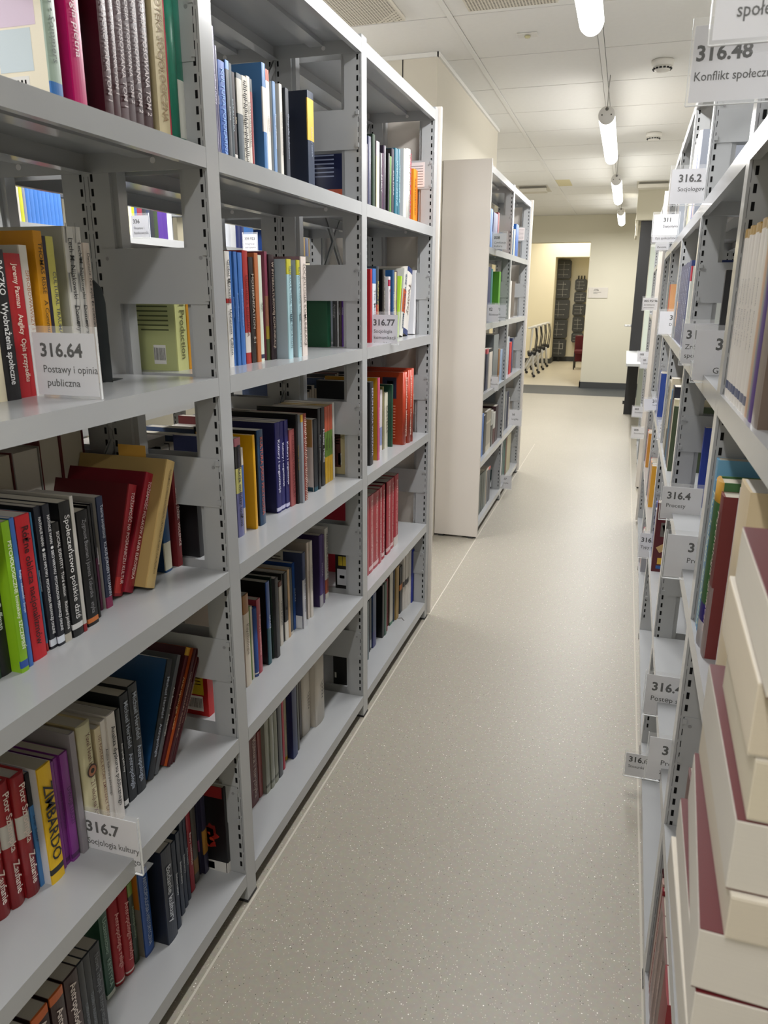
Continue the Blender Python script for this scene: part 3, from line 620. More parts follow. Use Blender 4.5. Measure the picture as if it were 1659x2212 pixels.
('B4', -0.8, 1.698, 0.008, 0.228, 0, '#e8e3da', '-', 'REYKOWSKI', '#a04438', '', 'white paperback with salmon top, right of two', 'b.9,1,#c0604e'),
('B4', -0.8, 1.724, 0.013, 0.212, 0, '#6f8fb8', '#a9b1b8', 'Theory of Economics', '#dfe6ef', '', 'light blue silvery book', ''),
('B4', -0.8, 1.759, 0.014, 0.215, 0, '#dcd8d1', '#c9c6bf', 'Edukacja wielokulturowa', '#5a5652', '', 'white paperback titled Edukacja', ''),
('B4', -0.8, 1.792, 0.018, 0.214, 0, '#2a2f3c', '#15181f', 'Geografia kulturowa', '#8d96a8', '', 'near black paperback', ''),
('B4', -0.8, 1.924, 0.04, 0.239, 0, '#283348', '#171f33', 'Kultura w czasach', '#a7b2c4', 'S', 'tall navy book with a yellow spine label', 'D.185 b.53,.93,#d9ae3c'),
('B3', -0.866, 1.368, 0.04, 0.215, 0, '#c9cc8a', '#b9bf86', 'Cultural Production', '#5a5a32', '', 'olive green hardback with printed back board, seen through the rack side', 'D.11 C7'),
('B3', -0.866, 1.411, 0.021, 0.215, 0, '#d9981c', '-', '', '', '', 'amber book seen through the rack side', 'D.11'),
('B3', -0.866, 1.434, 0.007, 0.2, 0, '#26262a', '-', '', '', '', 'black book seen through the rack side', 'D.11'),
('B3', -0.808, 1.4783, 0.0199, 0.239, 0, '#dfdcd8', '-', 'Global Marketing   Hollensen  Edition', '#2a2a2a', 'B', 'white book with a red square on the spine', 'b.56,.6,#b02a2c'),
('B3', -0.813, 1.5085, 0.0101, 0.24, 0, '#3c6db5', '-', 'Komunikowanie', '#7da5dd', '', 'blue paperback, left of three', ''),
('B3', -0.809, 1.519, 0.0142, 0.24, 0, '#3d70b8', '-', 'Komunikowanie', '#7da5dd', '', 'blue paperback, middle of three', ''),
('B3', -0.807, 1.5336, 0.0185, 0.239, 0, '#3d70b8', '-', 'Komunikowanie', '#7da5dd', '', 'blue paperback, right of three', ''),
('B3', -0.811, 1.5626, 0.0244, 0.245, 0, '#a52a28', '-', 'Literatura popularna', '#5f1412', '', 'rust red hardback', 'b.1,.28,#d9d0c8'),
('B3', -0.809, 1.5874, 0.0225, 0.232, 0, '#262120', '-', 'MODERNIZATION    S-I', '#b6aea4', '', 'dark brown hardback', ''),
('B3', -0.806, 1.6103, 0.0172, 0.242, 0, '#b3683a', '-', '', '', '', 'wood brown paperback', ''),
('B3', -0.806, 1.6284, 0.0158, 0.238, 0, '#d8e0cf', '-', 'iGen', '#3a4a38', 'B', 'pale green book titled iGen', 'b.03,.07,#26304a'),
('B3', -0.809, 1.6675, 0.014, 0.248, 0, '#7a3148', '#7a3148', '', '', '', 'maroon, yellow and green paperback', 'b0,.2,#39471f b.2,.32,#8f7a1d b.32,.6,#8a5a44'),
('B3', -0.805, 1.6819, 0.0278, 0.242, 0, '#271318', '#1d0f12', 'W INTERKULTUROWEJ KOMUNIKACJI', '#b3a092', 'B', 'dark brown paperback', ''),
('B3', -0.776, 1.7188, 0.024, 0.233, 0, '#a9cdd6', '#a5b2bb', 'INTERCULTURAL COMMUNICATION', '#3c5a66', '', 'pale blue textbook with yellow head, left copy', 'D.185 b.85,1,#bdb832'),
('B3', -0.775, 1.7746, 0.0188, 0.233, 0, '#a9cdd6', '#a7b3b6', 'INTERCULTURAL COMMUNICATION', '#3c5a66', '', 'pale blue textbook with yellow head, right copy', 'D.185 b.85,1,#bdb832'),
('B3', -0.78, 1.8119, 0.0317, 0.243, 0, '#dcd0c9', '#8a6a70', 'SOCJOLOGIA KOMUNIKACJI', '#6a5f58', '', 'pinkish white paperback', ''),
('B2', -0.826, 1.3373, 0.0234, 0.2, 0, '#2b2b2d', '#232325', '', '', '', 'charcoal grey book with picture board, seen through the rack side', 'D.05'),
('B2', -0.837, 1.3821, 0.0208, 0.19, 0, '#b9b08c', '-', '', '', '', 'cream book seen through the rack side', 'D.05'),
('B2', -0.811, 1.485, 0.027, 0.233, 0, '#6a6b9c', '#3d4266', 'Komunikacja między ludźmi', '#2b2b40', 'B', 'lavender and yellow paperback titled Komunikacja', 'b.45,.7,#c9c477 b.7,.92,#2b2a2e b.92,1,#b06a76'),
('B2', -0.814, 1.5187, 0.009, 0.206, 0, '#d6cdc2', '-', '', '', '', 'slim white and blue booklet', 'b.3,.8,#4a6ab2'),
('B2', -0.803, 1.5565, 0.0109, 0.229, 0, '#dba30d', '#d9a00c', '', '', '', 'bright yellow paperback', 'D.15'),
('B2', -0.804, 1.5832, 0.0287, 0.235, 0, '#1f4264', '#0d0f12', 'KULTURA JAKO PRZYGODA', '#b8584c', 'B', 'dark teal book titled KULTURA JAKO PRZYGODA', 'D.17'),
('B2', -0.811, 1.6959, 0.0256, 0.235, 0, '#262466', '#15143f', 'Kultury i organizacje', '#dcdcf0', 'B', 'indigo book titled Kultury i organizacje, left copy', 'D.19 b.02,.06,#c9c9e8'),
('B2', -0.811, 1.7232, 0.0213, 0.234, 0, '#262466', '-', 'Kultury i organizacje', '#dcdcf0', 'B', 'indigo book titled Kultury i organizacje, middle copy', 'D.19 b.02,.06,#c9c9e8'),
('B2', -0.808, 1.7449, 0.021, 0.234, 0, '#262466', '-', 'Kultury i organizacje', '#dcdcf0', 'B', 'indigo book titled Kultury i organizacje, right copy', 'D.19 b.02,.06,#c9c9e8'),
('B2', -0.804, 1.7663, 0.0298, 0.206, 0, '#a05454', '#83444a', 'DZIEDZICTWO KULTURY', '#6a2d30', '', 'dusty rose hardback', ''),
('B2', -0.798, 1.7965, 0.0112, 0.243, 0, '#171718', '#0c0c0d', 'Unbehagen  der Kultur', '#c9a24a', 'B', 'tall black book with yellow lettering', 'D.19'),
('B2', -0.789, 1.8081, 0.0134, 0.24, 0, '#8b9098', '-', '', '', '', 'slim grey book', 'b.92,1,#c69a28'),
('B2', -0.793, 1.8322, 0.0196, 0.239, 0, '#8d3a30', '-', '', '', '', 'brick red patterned paperback', 'Nr'),
('B2', -0.805, 1.931, 0.0272, 0.208, 0, '#1f2226', '#d2cec8', '', '', '', 'black book with white and tan board', 'D.15 b0,.06,#1d4a5a C2'),
('B2', -0.803, 1.9586, 0.0176, 0.235, 0, '#1b1c1f', '#0a0a0b', 'Kultura pamięci', '#9aa2a8', '', 'slim black book, left of two', 'D.19'),
('B2', -0.808, 1.9953, 0.0259, 0.232, 0, '#1d1c1f', '-', 'Mosley  Media', '#c9c5cc', 'B', 'slim black book, right of two', ''),
('B2', -0.809, 2.026, 0.0205, 0.23, 0, '#c39a24', '-', 'wiedza', '#3a3216', '', 'orange, olive and yellow paperback, left of three', 'b.68,1,#b3543a b.35,.68,#5b7a2e'),
('B2', -0.809, 2.048, 0.0173, 0.23, 0, '#c39a24', '-', 'wiedza', '#3a3216', '', 'orange, olive and yellow paperback, middle of three', 'b.68,1,#b3543a b.35,.68,#5b7a2e'),
('B2', -0.809, 2.0669, 0.0204, 0.231, 0, '#c39a24', '-', 'wiedza', '#3a3216', '', 'orange, olive and yellow paperback, right of three', 'b.68,1,#b3543a b.35,.68,#5b7a2e'),
('B2', -0.81, 2.093, 0.0143, 0.234, 0, '#cfcbc6', '-', '', '', '', 'slim white paperback', ''),
('B1', -0.831, 1.3385, 0.0386, 0.19, 0, '#b82020', '#a81c1c', '', '', '', 'red book with yellow printed board, seen through the rack side', 'D.07 C8'),
('B1', -0.811, 1.4861, 0.0268, 0.242, 0, '#cfc4b4', '-', 'Psychologia', '#8a7d6c', '', 'cream book with brown head', 'b.8,1,#9a6a3c'),
('B1', -0.816, 1.5233, 0.0056, 0.2, 0, '#5f7a2c', '-', '', '', '', 'slim olive green book', ''),
('B1', -0.816, 1.5294, 0.0095, 0.197, 0, '#cfc8b4', '-', '', '', '', 'slim cream book', ''),
('B1', -0.814, 1.5393, 0.0186, 0.187, 0, '#24458c', '-', '', '', '', 'royal blue hardback with white foot', 'R b.04,.06,#e0dcd8'),
('B1', -0.813, 1.5583, 0.0195, 0.203, 0, '#a03a48', '-', 'Kultura i komunikacja', '#e0b0ae', '', 'rose red paperback', ''),
('B1', -0.81, 1.609, 0.0179, 0.231, 0, '#24505c', '#0c0d0f', 'GRACZ', '#c9d4e0', '', 'black book with blue and teal spine', 'D.18 b.45,1,#33569c'),
('B1', -0.815, 1.6443, 0.0072, 0.232, 0, '#1d3028', '-', '', '', '', 'dark green hardback', ''),
('B1', -0.806, 1.6519, 0.0175, 0.226, 0, '#3c3c3e', '-', '', '', '', 'charcoal paperback', ''),
('B1', -0.827, 1.7179, 0.0183, 0.188, 0, '#cfc9bf', '-', 'Teoria praktyki', '#4a4642', 'B', 'cream paperback with brown head', 'b.93,1,#6a3a2c'),
('B1', -0.83, 1.7434, 0.0049, 0.203, 0, '#2a2a2a', '-', '', '', '', 'slim black paperback', ''),
('B1', -0.828, 1.753, 0.0213, 0.201, 0, '#d2cdc4', '#141414', 'TOM', '#55504a', '', 'white footed black book', 'b.28,1,#1b1c1e'),
('B1', -0.827, 1.7747, 0.0128, 0.204, 0, '#c9a781', '-', 'Kultura', '#7a5a3a', '', 'peach paperback', ''),
('B1', -0.828, 1.791, 0.0156, 0.201, 0, '#41464a', '#7a6c50', '', '', '', 'slate paperback', 'b0,.05,#c9c6c0'),
('B1', -0.835, 1.8264, 0.0144, 0.204, 0, '#1f4e98', '-', 'KULTURA', '#c7d6ee', '', 'cobalt blue paperback', ''),
('B1', -0.81, 1.8412, 0.0186, 0.232, 0, '#c6c6cc', '#2c3656', 'Wstęp do kultury i ewolucji', '#2a3456', 'B', 'white and navy book with geometric board', 'D.18 b.65,1,#3a4468 C3'),
('B1', -0.825, 1.908, 0.0137, 0.24, 0, '#d2c6bc', '#a59a8e', 'SOCJOLOGIA', '#8a5a50', '', 'pinkish white book, left of two', ''),
('B1', -0.821, 1.9221, 0.0171, 0.24, 0, '#d2cbc2', '-', 'NOWOCZESNA', '#55504a', '', 'pinkish white book, right of two', ''),
('B1', -0.822, 1.9999, 0.0233, 0.234, 0, '#46346e', '#2a1848', 'MEDIA', '#a9a0c4', '', 'dark purple textbook', 'D.18 b0,.17,#a9a6ac'),
('B1', -0.825, 2.0331, 0.0111, 0.226, 0, '#4a2c60', '-', '', '', '', 'slim violet book', ''),
('B1', -0.831, 2.0641, 0.0271, 0.235, 0, '#cdcac4', '-', 'WIRING THE WALLS OF CULTURE', '#3f3f3f', 'B', 'white paperback with red foot patch', 'b.08,.28,#a5543a'),
('B0', -0.819, 1.4958, 0.0389, 0.212, 0, '#5a211f', '-', 'Kultura i turystyka', '#b09a8e', '', 'brown hardback', ''),
('B0', -0.819, 1.5403, 0.0202, 0.198, 0, '#8c4a4a', '-', '', '', '', 'dusty pink hardback', ''),
('B0', -0.808, 1.5609, 0.0241, 0.218, 0, '#8b8d80', '-', '', '', '', 'grey green book, left of three', 'b.08,.12,#55574d'),
('B0', -0.805, 1.5854, 0.0212, 0.22, 0, '#8b8d80', '-', '', '', '', 'grey green book, middle of three', 'b.08,.12,#55574d'),
('B0', -0.805, 1.6095, 0.0195, 0.22, 0, '#8b8d80', '-', '', '', '', 'grey green book, right of three', 'b.08,.12,#55574d'),
('B0', -0.805, 1.6348, 0.0237, 0.221, 0, '#4c4e52', '#17181a', '', '', '', 'charcoal hardback', ''),
('B0', -0.81, 1.6719, 0.0116, 0.22, 0, '#b02038', '-', '', '', '', 'thin bright red book', ''),
('B0', -0.823, 1.7137, 0.0138, 0.206, 0, '#bdb49a', '-', 'HISTORIA', '#7a7160', '', 'cream book with yellow foot', 'b0,.06,#c9a024'),
('B0', -0.804, 1.7279, 0.0307, 0.23, 0, '#2b3760', '#1c2450', '', '', '', 'thick navy hardback', ''),
('B0', -0.808, 1.7713, 0.0103, 0.225, 0, '#6b6d6c', '-', '', '', '', 'slim grey book', ''),
('B0', -0.826, 1.8249, 0.0159, 0.201, 0, '#3c342e', '-', '', '', '', 'slim brown black book', ''),
('B0', -0.824, 1.8422, 0.0599, 0.234, 0, '#d2cbc1', '-', '', '', '', 'thick white rounded volume, left of two', 'R W2'),
('B0', -0.806, 1.9025, 0.0718, 0.249, 0, '#d2cbc1', '-', '', '', '', 'thick white rounded volume, right of two', 'R W2'),
('C4', -0.795, 2.2, 0.035, 0.25, 0, '#c0583a', '#1b2244', '', '', '', 'orange and navy textbook, seen through the rack side', 'D.13 C9 b.22,.86,#222b52'),
('C4', -0.79, 2.358, 0.009, 0.19, 0, '#3a3440', '-', '', '', '', 'slim dark mottled book', ''),
('C4', -0.79, 2.374, 0.014, 0.215, 0, '#454862', '-', '', '', '', 'slim slate purple book, left of two', ''),
('C4', -0.79, 2.389, 0.011, 0.216, 0, '#3a3c50', '-', '', '', '', 'slim slate purple book, right of two', ''),
('C4', -0.79, 2.416, 0.024, 0.228, 0, '#1d3323', '#15241a', '', '', '', 'tall dark green book', ''),
('C4', -0.79, 2.457, 0.029, 0.215, 0, '#d6d2b8', '#1c2420', '', '', '', 'pastel cream book with pink head', 'b.8,1,#cfc3c8'),
('C4', -0.79, 2.489, 0.025, 0.187, 0, '#2c2830', '-', 'FAMILY', '#bdbcc2', '', 'short black book', ''),
('C4', -0.79, 2.516, 0.013, 0.19, 0, '#4b2c48', '-', '', '', '', 'short purple book', ''),
('C4', -0.79, 2.53, 0.024, 0.215, 0, '#34283c', '#2a2430', '', '', '', 'dark purple book', ''),
('C4', -0.79, 2.583, 0.016, 0.2, 0, '#2a2a2c', '#0c0b0c', '', '', '', 'black book with grey lettering', ''),
('C4', -0.79, 2.601, 0.019, 0.194, 0, '#4f7a34', '-', '', '', '', 'green paperback', ''),
('C4', -0.79, 2.622, 0.027, 0.221, 0, '#37303c', '#120e10', 'KULTURA', '#b9b3bd', '', 'black patterned book', ''),
('C4', -0.79, 2.662, 0.032, 0.229, 0, '#1d6176', '-', 'WSPÓŁCZESNE', '#9cc6d2', 'B', 'teal hardback, left of two', ''),
('C4', -0.79, 2.697, 0.027, 0.232, 0, '#1d6176', '-', 'WSPÓŁCZESNE', '#9cc6d2', 'B', 'teal hardback, right of two', ''),
('C4', -0.79, 2.772, 0.032, 0.245, 0, '#dcdbd4', '#b4b9bd', '', '', '', 'thick light grey book', ''),
('C4', -0.79, 2.808, 0.044, 0.251, 0, '#e6e4dc', '-', 'KULTURA CIAŁA', '#8a8a80', '', 'white rounded hardback', 'R'),
('C4', -0.79, 2.855, 0.015, 0.242, 0, '#a82a48', '-', '', '', '', 'crimson paperback', ''),
('C4', -0.79, 2.876, 0.012, 0.23, 0, '#3a3b3d', '#2c2d2f', '', '', '', 'dark grey book at the back', 'O.06'),
('C4', -0.79, 2.905, 0.039, 0.199, 0, '#e08c1a', '#dd8a1c', 'Seksualność', '#7a4410', '', 'orange paperback, left of two', ''),
('C4', -0.79, 2.947, 0.022, 0.198, 0, '#e07a24', '-', 'Seksualność', '#7a4410', '', 'orange paperback, right of two', ''),
('C3', -0.844, 2.1491, 0.0289, 0.21, 0, '#0e5234', '#0b4a2e', '', '', '', 'bright green hardback, seen through the rack side', 'D.07'),
('C3', -0.79, 2.393, 0.02, 0.231, 0, '#a31f28', '#a01c24', '', '', '', 'red book with blue picture board', 'D.13'),
('C3', -0.79, 2.417, 0.035, 0.233, 0, '#cfd5de', '#b9c4d4', 'The Media', '#8a8a90', '', 'white and blue paperback', 'b.8,1,#2b66b0'),
('C3', -0.79, 2.454, 0.029, 0.241, 0, '#202c38', '-', 'Kultura popularna', '#d0c060', '', 'dark navy book with red foot', 'b0,.5,#9b2428'),
('C3', -0.79, 2.526, 0.03, 0.234, 0, '#23201e', '#0c0b0c', 'Kino, wehikuł magiczny', '#a8a298', '', 'black paperback', 'D.14'),
('C3', -0.79, 2.596, 0.02, 0.212, 0, '#d6d2d6', '#ccc8cc', 'Medium is the message', '#a52828', '', 'short white paperback with red square', 'b.85,.95,#a01f40'),
('C3', -0.79, 2.641, 0.023, 0.235, 0, '#1f4a78', '#1b4470', 'TERROR HIP', '#dce6f0', '', 'dark blue hardback', ''),
('C3', -0.79, 2.672, 0.019, 0.23, 0, '#cfc69c', '-', 'Media', '#6a6440', '', 'cream yellow paperback', ''),
('C3', -0.79, 2.693, 0.009, 0.233, 0, '#5c4452', '-', '', '', '', 'mauve grey paperback', ''),
('C3', -0.79, 2.704, 0.0166, 0.219, 0.212, '#a8d23c', '-', '', '', '', 'thin lime green booklet', ''),
('C3', -0.79, 2.741, 0.0379, 0.244, 0.236, '#cfcfc8', '#b0b0aa', 'IDEE W RUCHU MEDIA', '#2a4068', 'B', 'grey paperback with orange circle', 'C4'),
('C3', -0.79, 2.786, 0.0591, 0.248, 0.249, '#e2ddd6', '-', 'Twórcy ', '#7a6a60', '', 'white paperback with navy head and foot', 'b0,.08,#2a3a6c b.93,1,#22346c'),
('C3', -0.79, 2.933, 0.0338, 0.241, 0.104, '#e4e3e6', '#cfd0d6', '', '', '', 'white textbook with barcode on back', 'D.13'),
('C2', -0.794, 2.1627, 0.024, 0.185, 0, '#d9cc9a', '#c9bb8c', '', '', '', 'brown and cream book, seen through the rack side', 'D.05 C10'),
('C2', -0.761, 2.302, 0.0341, 0.274, 0, '#222024', '#0c0c0e', 'BERLIN PRAGA WARSZAWA', '#a8a6c0', 'B', 'black glossy book', ''),
('C2', -0.762, 2.3901, 0.0204, 0.279, 0, '#c24a6a', '#c08a18', 'EUROPEJSKI', '#f0d0da', '', 'amber book with pink spine', ''),
('C2', -0.8, 2.5354, 0.024, 0.22, 0, '#d9d3d6', '-', '', '', '', 'white and lilac book', 'b.1,.4,#8f96c0'),
('C2', -0.801, 2.5671, 0.0136, 0.229, 0, '#7a7648', '-', '', '', '', 'slim olive book', ''),
('C2', -0.801, 2.5956, 0.0358, 0.203, 0, '#dcd8c4', '-', 'CASTELLS', '#5a564c', '', 'cream paperback', ''),
('C2', -0.785, 2.6318, 0.0138, 0.23, 0, '#1f5240', '#173d30', '', '', '', 'dark green book', ''),
('C2', -0.756, 2.6795, 0.0415, 0.27, 0, '#b03c22', '#9c3418', 'Społeczeństwo informacyjne', '#f0d8c8', 'B', 'large orange red hardback with dark picture', 'R D.19 C5'),
('C2', -0.749, 2.7214, 0.0345, 0.274, 0, '#b03c22', '#9c3418', 'Społeczeństwo informacyjne', '#f0d8c8', 'B', 'large orange red hardback, middle of three', 'R D.19'),
('C2', -0.745, 2.7563, 0.0191, 0.278, 0, '#b03c22', '-', 'Społeczeństwo', '#f0d8c8', '', 'large orange red hardback, right of three', 'R D.19'),
('C1', -0.788, 2.1679, 0.0218, 0.2, 0, '#151515', '#101012', '', '', '', 'black book with yellow stickers, seen through the rack side', 'D.05 C11'),
('C1', -0.77, 2.303, 0.0137, 0.279, 0, '#a82434', '-', '', '', '', 'red book cut by the post', ''),
('C1', -0.77, 2.3192, 0.0478, 0.279, 0, '#a82434', '-', 'Burke Kulturowe ramy zachowań społecznych', '#e8ccc8', 'B', 'red textbook titled Kulturowe ramy, first of seven', 'b.04,.09,#d8b8b8'),
('C1', -0.77, 2.3707, 0.0565, 0.278, 0, '#a82434', '-', 'Burke Kulturowe ramy zachowań społecznych', '#e8ccc8', 'B', 'red textbook titled Kulturowe ramy, second of seven', 'b.04,.09,#d8b8b8'),
('C1', -0.769, 2.4276, 0.0329, 0.28, 0, '#a82434', '-', 'Burke Kulturowe ramy zachowań społecznych', '#e8ccc8', 'B', 'red textbook titled Kulturowe ramy, third of seven', ''),
('C1', -0.772, 2.4734, 0.0315, 0.281, 0, '#a82434', '-', 'Burke Kulturowe ramy zachowań społecznych', '#e8ccc8', 'B', 'red textbook titled Kulturowe ramy, fourth of seven', 'b.04,.09,#d8b8b8'),
('C1', -0.771, 2.5279, 0.0514, 0.28, 0, '#a82434', '#3a1014', 'Burke Kulturowe ramy zachowań społecznych', '#e8ccc8', 'B', 'red textbook titled Kulturowe ramy, fifth of seven', 'b.04,.09,#d8b8b8'),
('C1', -0.775, 2.595, 0.0361, 0.277, 0, '#a82434', '-', 'Burke Kulturowe ramy zachowań społecznych', '#e8ccc8', 'B', 'red textbook titled Kulturowe ramy, sixth of seven', 'b.04,.09,#d8b8b8'),
('C1', -0.772, 2.6315, 0.0504, 0.28, 0, '#a82434', '-', 'Burke Kulturowe ramy zachowań społecznych', '#e8ccc8', 'B', 'red textbook titled Kulturowe ramy, seventh of seven', 'b0,.13,#cfc9c4'),
('C0', -0.804, 2.1767, 0.0174, 0.2, 0, '#18181a', '#0d0d0e', '', '', '', 'black hardback with white print, seen through the rack side', 'D.05 C12'),
('C0', -0.812, 2.221, 0.012, 0.18, 0, '#8a4a24', '-', '', '', '', 'orange brown book seen through the rack side', 'D.05'),
('C0', -0.794, 2.3763, 0.0119, 0.231, 0, '#5c6a72', '-', '', '', '', 'slate book cut by the post', ''),
('C0', -0.809, 2.4362, 0.0122, 0.213, 0, '#2b3038', '-', '', '', '', 'slim charcoal book', ''),
('C0', -0.81, 2.4542, 0.0124, 0.21, 0, '#6c6f70', '-', '', '', '', 'slim grey book with white label', 'b.05,.2,#c0c4c6'),
('C0', -0.806, 2.4725, 0.0391, 0.219, 0, '#23406c', '#1f3c66', '', '', '', 'dark blue book', 'b0,.3,#2a2f6c'),
('C0', -0.798, 2.5668, 0.0238, 0.22, 0, '#2b2d2c', '#0b0b0c', '', '', '', 'thick black book', 'D.17'),
('C0', -0.796, 2.591, 0.0255, 0.222, 0, '#49665a', '-', '', '', '', 'grey green book', ''),
('C0', -0.8, 2.6308, 0.0114, 0.224, 0, '#8a2030', '-', '', '', '', 'slim red book', ''),
('C0', -0.81, 2.6794, 0.006, 0.216, 0, '#3a2420', '-', '', '', '', 'dark brown book', ''),
('C0', -0.803, 2.6855, 0.0415, 0.224, 0, '#bcb8ac', '#6a4a3c', '', '', '', 'cream book with green foot', 'b0,.06,#2f6f50'),
('C0', -0.801, 2.7283, 0.0171, 0.224, 0, '#26344c', '-', '', '', '', 'dark blue cloth book', ''),
('C0', -0.795, 2.7458, 0.0392, 0.23, 0, '#9c8048', '-', '', '', '', 'tan book with a brown ribbon', 'Rb'),
('C0', -0.798, 2.8093, 0.0356, 0.209, 0, '#1f2022', '#141414', '', '', '', 'black book with an orange band', 'b.5,.62,#c8742a'),
('C0', -0.793, 2.8453, 0.0212, 0.239, 0, '#cfcac4', '-', '', '', '', 'white paperback, left of three', 'b.45,.55,#4a4a4a'),
('C0', -0.788, 2.8669, 0.0423, 0.246, 0, '#cfcac4', '-', '', '', '', 'white paperback, middle of three', 'b.45,.55,#4a4a4a'),
('C0', -0.785, 2.9096, 0.0315, 0.246, 0, '#d5d1cb', '-', '', '', '', 'white paperback, right of three', ''),
('C0', -0.781, 2.9415, 0.0405, 0.243, 0, '#1f3090', '-', '', '', '', 'royal blue book', ''),
('D4', -0.76, 4.383, 0.043, 0.215, 0, '#c9d6b8', '-', '', '', '', 'pale green striped book', ''),
('D4', -0.76, 4.432, 0.075, 0.212, 0, '#3a7cc8', '-', '', '', '', 'sky blue book', ''),
('D4', -0.76, 4.536, 0.147, 0.203, 0, '#4c5680', '#3f4868', '', '', '', 'slate blue book', ''),
('D4', -0.76, 4.691, 0.049, 0.216, 0, '#8c1f28', '-', '', '', '', 'dark red book', ''),
('D4', -0.76, 4.796, 0.122, 0.219, 0, '#c0604e', '#c8a070', '', '', '', 'salmon book', 'O.03'),
('D3', -0.76, 4.416, 0.114, 0.304, 0, '#1c2558', '#141b44', '', '', '', 'navy book', ''),
('D3', -0.76, 4.538, 0.057, 0.297, 0, '#1d6a6a', '-', '', '', '', 'teal book', ''),
('D3', -0.76, 4.833, 0.061, 0.29, 0, '#5a9a28', '#4f9020', '', '', '', 'bright green book with blue corner', 'D.13 C6'),
('D2', -0.75, 4.2832, 0.057, 0.218, 0, '#d6b01c', '-', '', '', '', 'yellow book with white head', 'b.5,1,#d0c8b8'),
('D2', -0.75, 4.3463, 0.057, 0.243, 0, '#2a2628', '-', '', '', '', 'black book with red head', 'b.9,1,#9a2838'),
('D2', -0.75, 4.43, 0.0736, 0.24, 0, '#202440', '-', '', '', '', 'navy book', 'b.88,1,#b03040'),
('D2', -0.75, 4.5363, 0.1128, 0.234, 0, '#cdc6bc', '-', '', '', '', 'cream book with black head', 'b.92,1,#1c1c1e'),
('D2', -0.75, 4.6786, 0.188, 0.309, 0, '#6f7578', '#5f6568', '', '', '', 'tall grey binder', 'D.2'),
('D2', -0.75, 4.8892, 0.0631, 0.211, 0, '#8a5a20', '-', '', '', '', 'brown book', ''),
('D2', -0.75, 4.962, 0.107, 0.203, 0, '#9ab0cc', '-', '', '', '', 'pale blue book', ''),
('D2', -0.75, 5.12, 0.0773, 0.23, 0, '#5a1c60', '#4c1652', '', '', '', 'purple book', 'D.12'),
('D1', -0.75, 4.2963, 0.0408, 0.26, 0, '#2a3038', '-', '', '', '', 'dark slim book', ''),
('D1', -0.75, 4.3433, 0.0919, 0.258, 0, '#4a74b8', '#4a74b8', '', '', '', 'light blue book', ''),
('D1', -0.75, 4.4479, 0.0712, 0.237, 0, '#1a1a1c', '-', '', '', '', 'black book', ''),
('D1', -0.75, 4.5323, 0.1636, 0.248, 0, '#908a7c', '-', '', '', '', 'tan grey box file', 'b0,.15,#b8b09c b.7,.75,#bcb6a6'),
('D1', -0.75, 4.7171, 0.0683, 0.228, 0, '#b4b4b0', '-', '', '', '', 'white and grey book', 'b0,.6,#2c2c2e'),
('D1', -0.75, 4.7964, 0.0817, 0.204, 0, '#c0c0bc', '-', '', '', '', 'white book with curled cover', 'b0,.5,#5a3a3c'),
('D1', -0.75, 4.8931, 0.0964, 0.234, 0, '#3a2430', '#3a1a24', '', '', '', 'tall maroon folder', 'D.2'),
('D0', -0.75, 4.3022, 0.0551, 0.253, 0, '#1c2c24', '-', '', '', '', 'dark green ledger, first of four', ''),
('D0', -0.75, 4.3635, 0.0724, 0.25, 0, '#1c2c24', '-', '', '', '', 'dark green ledger, second of four', ''),
('D0', -0.75, 4.4423, 0.0747, 0.245, 0, '#1c2c24', '-', '', '', '', 'dark green ledger, third of four', ''),
('D0', -0.75, 4.5236, 0.0772, 0.239, 0, '#2a3a30', '-', '', '', '', 'dark green ledger, fourth of four', ''),
('D0', -0.75, 4.6075, 0.024, 0.233, 0, '#bcb0a0', '-', '', '', '', 'slim cream book', ''),
('D0', -0.75, 4.6384, 0.0558, 0.232, 0, '#1d2438', '-', '', '', '', 'dark navy book with white head, left of two', 'b.95,1,#cfc8c0'),
('D0', -0.75, 4.7014, 0.0735, 0.225, 0, '#1d2438', '-', '', '', '', 'dark navy book with red head, right of two', 'b.94,1,#c03828'),
('E4', -0.76, 5.355, 0.036, 0.169, 0, '#4a6a8c', '-', '', '', '', 'slim blue book', ''),
('E4', -0.76, 5.4, 0.05, 0.178, 0, '#d8ccb0', '-', '', '', '', 'cream book', ''),
('E4', -0.76, 5.475, 0.128, 0.217, 0, '#1f549c', '#1f549c', '', '', '', 'bright blue book', ''),
('E3', -0.76, 5.324, 0.073, 0.244, 0, '#c8c6c2', '-', '', '', '', 'white book', ''),
('E3', -0.76, 5.404, 0.153, 0.242, 0, '#4a3830', '-', '', '', '', 'brown book', ''),
('E2', -0.755, 5.2845, 0.1017, 0.266, 0, '#a4a8b0', '-', '', '', '', 'light grey book', ''),
('E2', -0.755, 5.4223, 0.0973, 0.223, 0, '#b82828', '-', '', '', '', 'red book', ''),
('E2', -0.755, 5.5385, 0.0695, 0.247, 0, '#24305c', '-', '', '', '', 'navy book', ''),
('E1', -0.755, 5.2794, 0.0634, 0.281, 0, '#6a7078', '-', '', '', '', 'grey book, left of two', ''),
('E1', -0.755, 5.3516, 0.056, 0.272, 0, '#80848a', '-', '', '', '', 'grey book, right of two', ''),
('E1', -0.755, 5.4167, 0.0851, 0.266, 0, '#202440', '-', '', '', '', 'dark navy book', ''),
('E1', -0.755, 5.5181, 0.033, 0.212, 0, '#c8c4c0', '-', '', '', '', 'slim white book', ''),
('E0', -0.755, 5.3165, 0.0686, 0.289, 0, '#1d4a4c', '-', '', '', '', 'dark teal book', ''),
('E0', -0.755, 5.3964, 0.0613, 0.281, 0, '#2a5a54', '-', '', '', '', 'green book', ''),
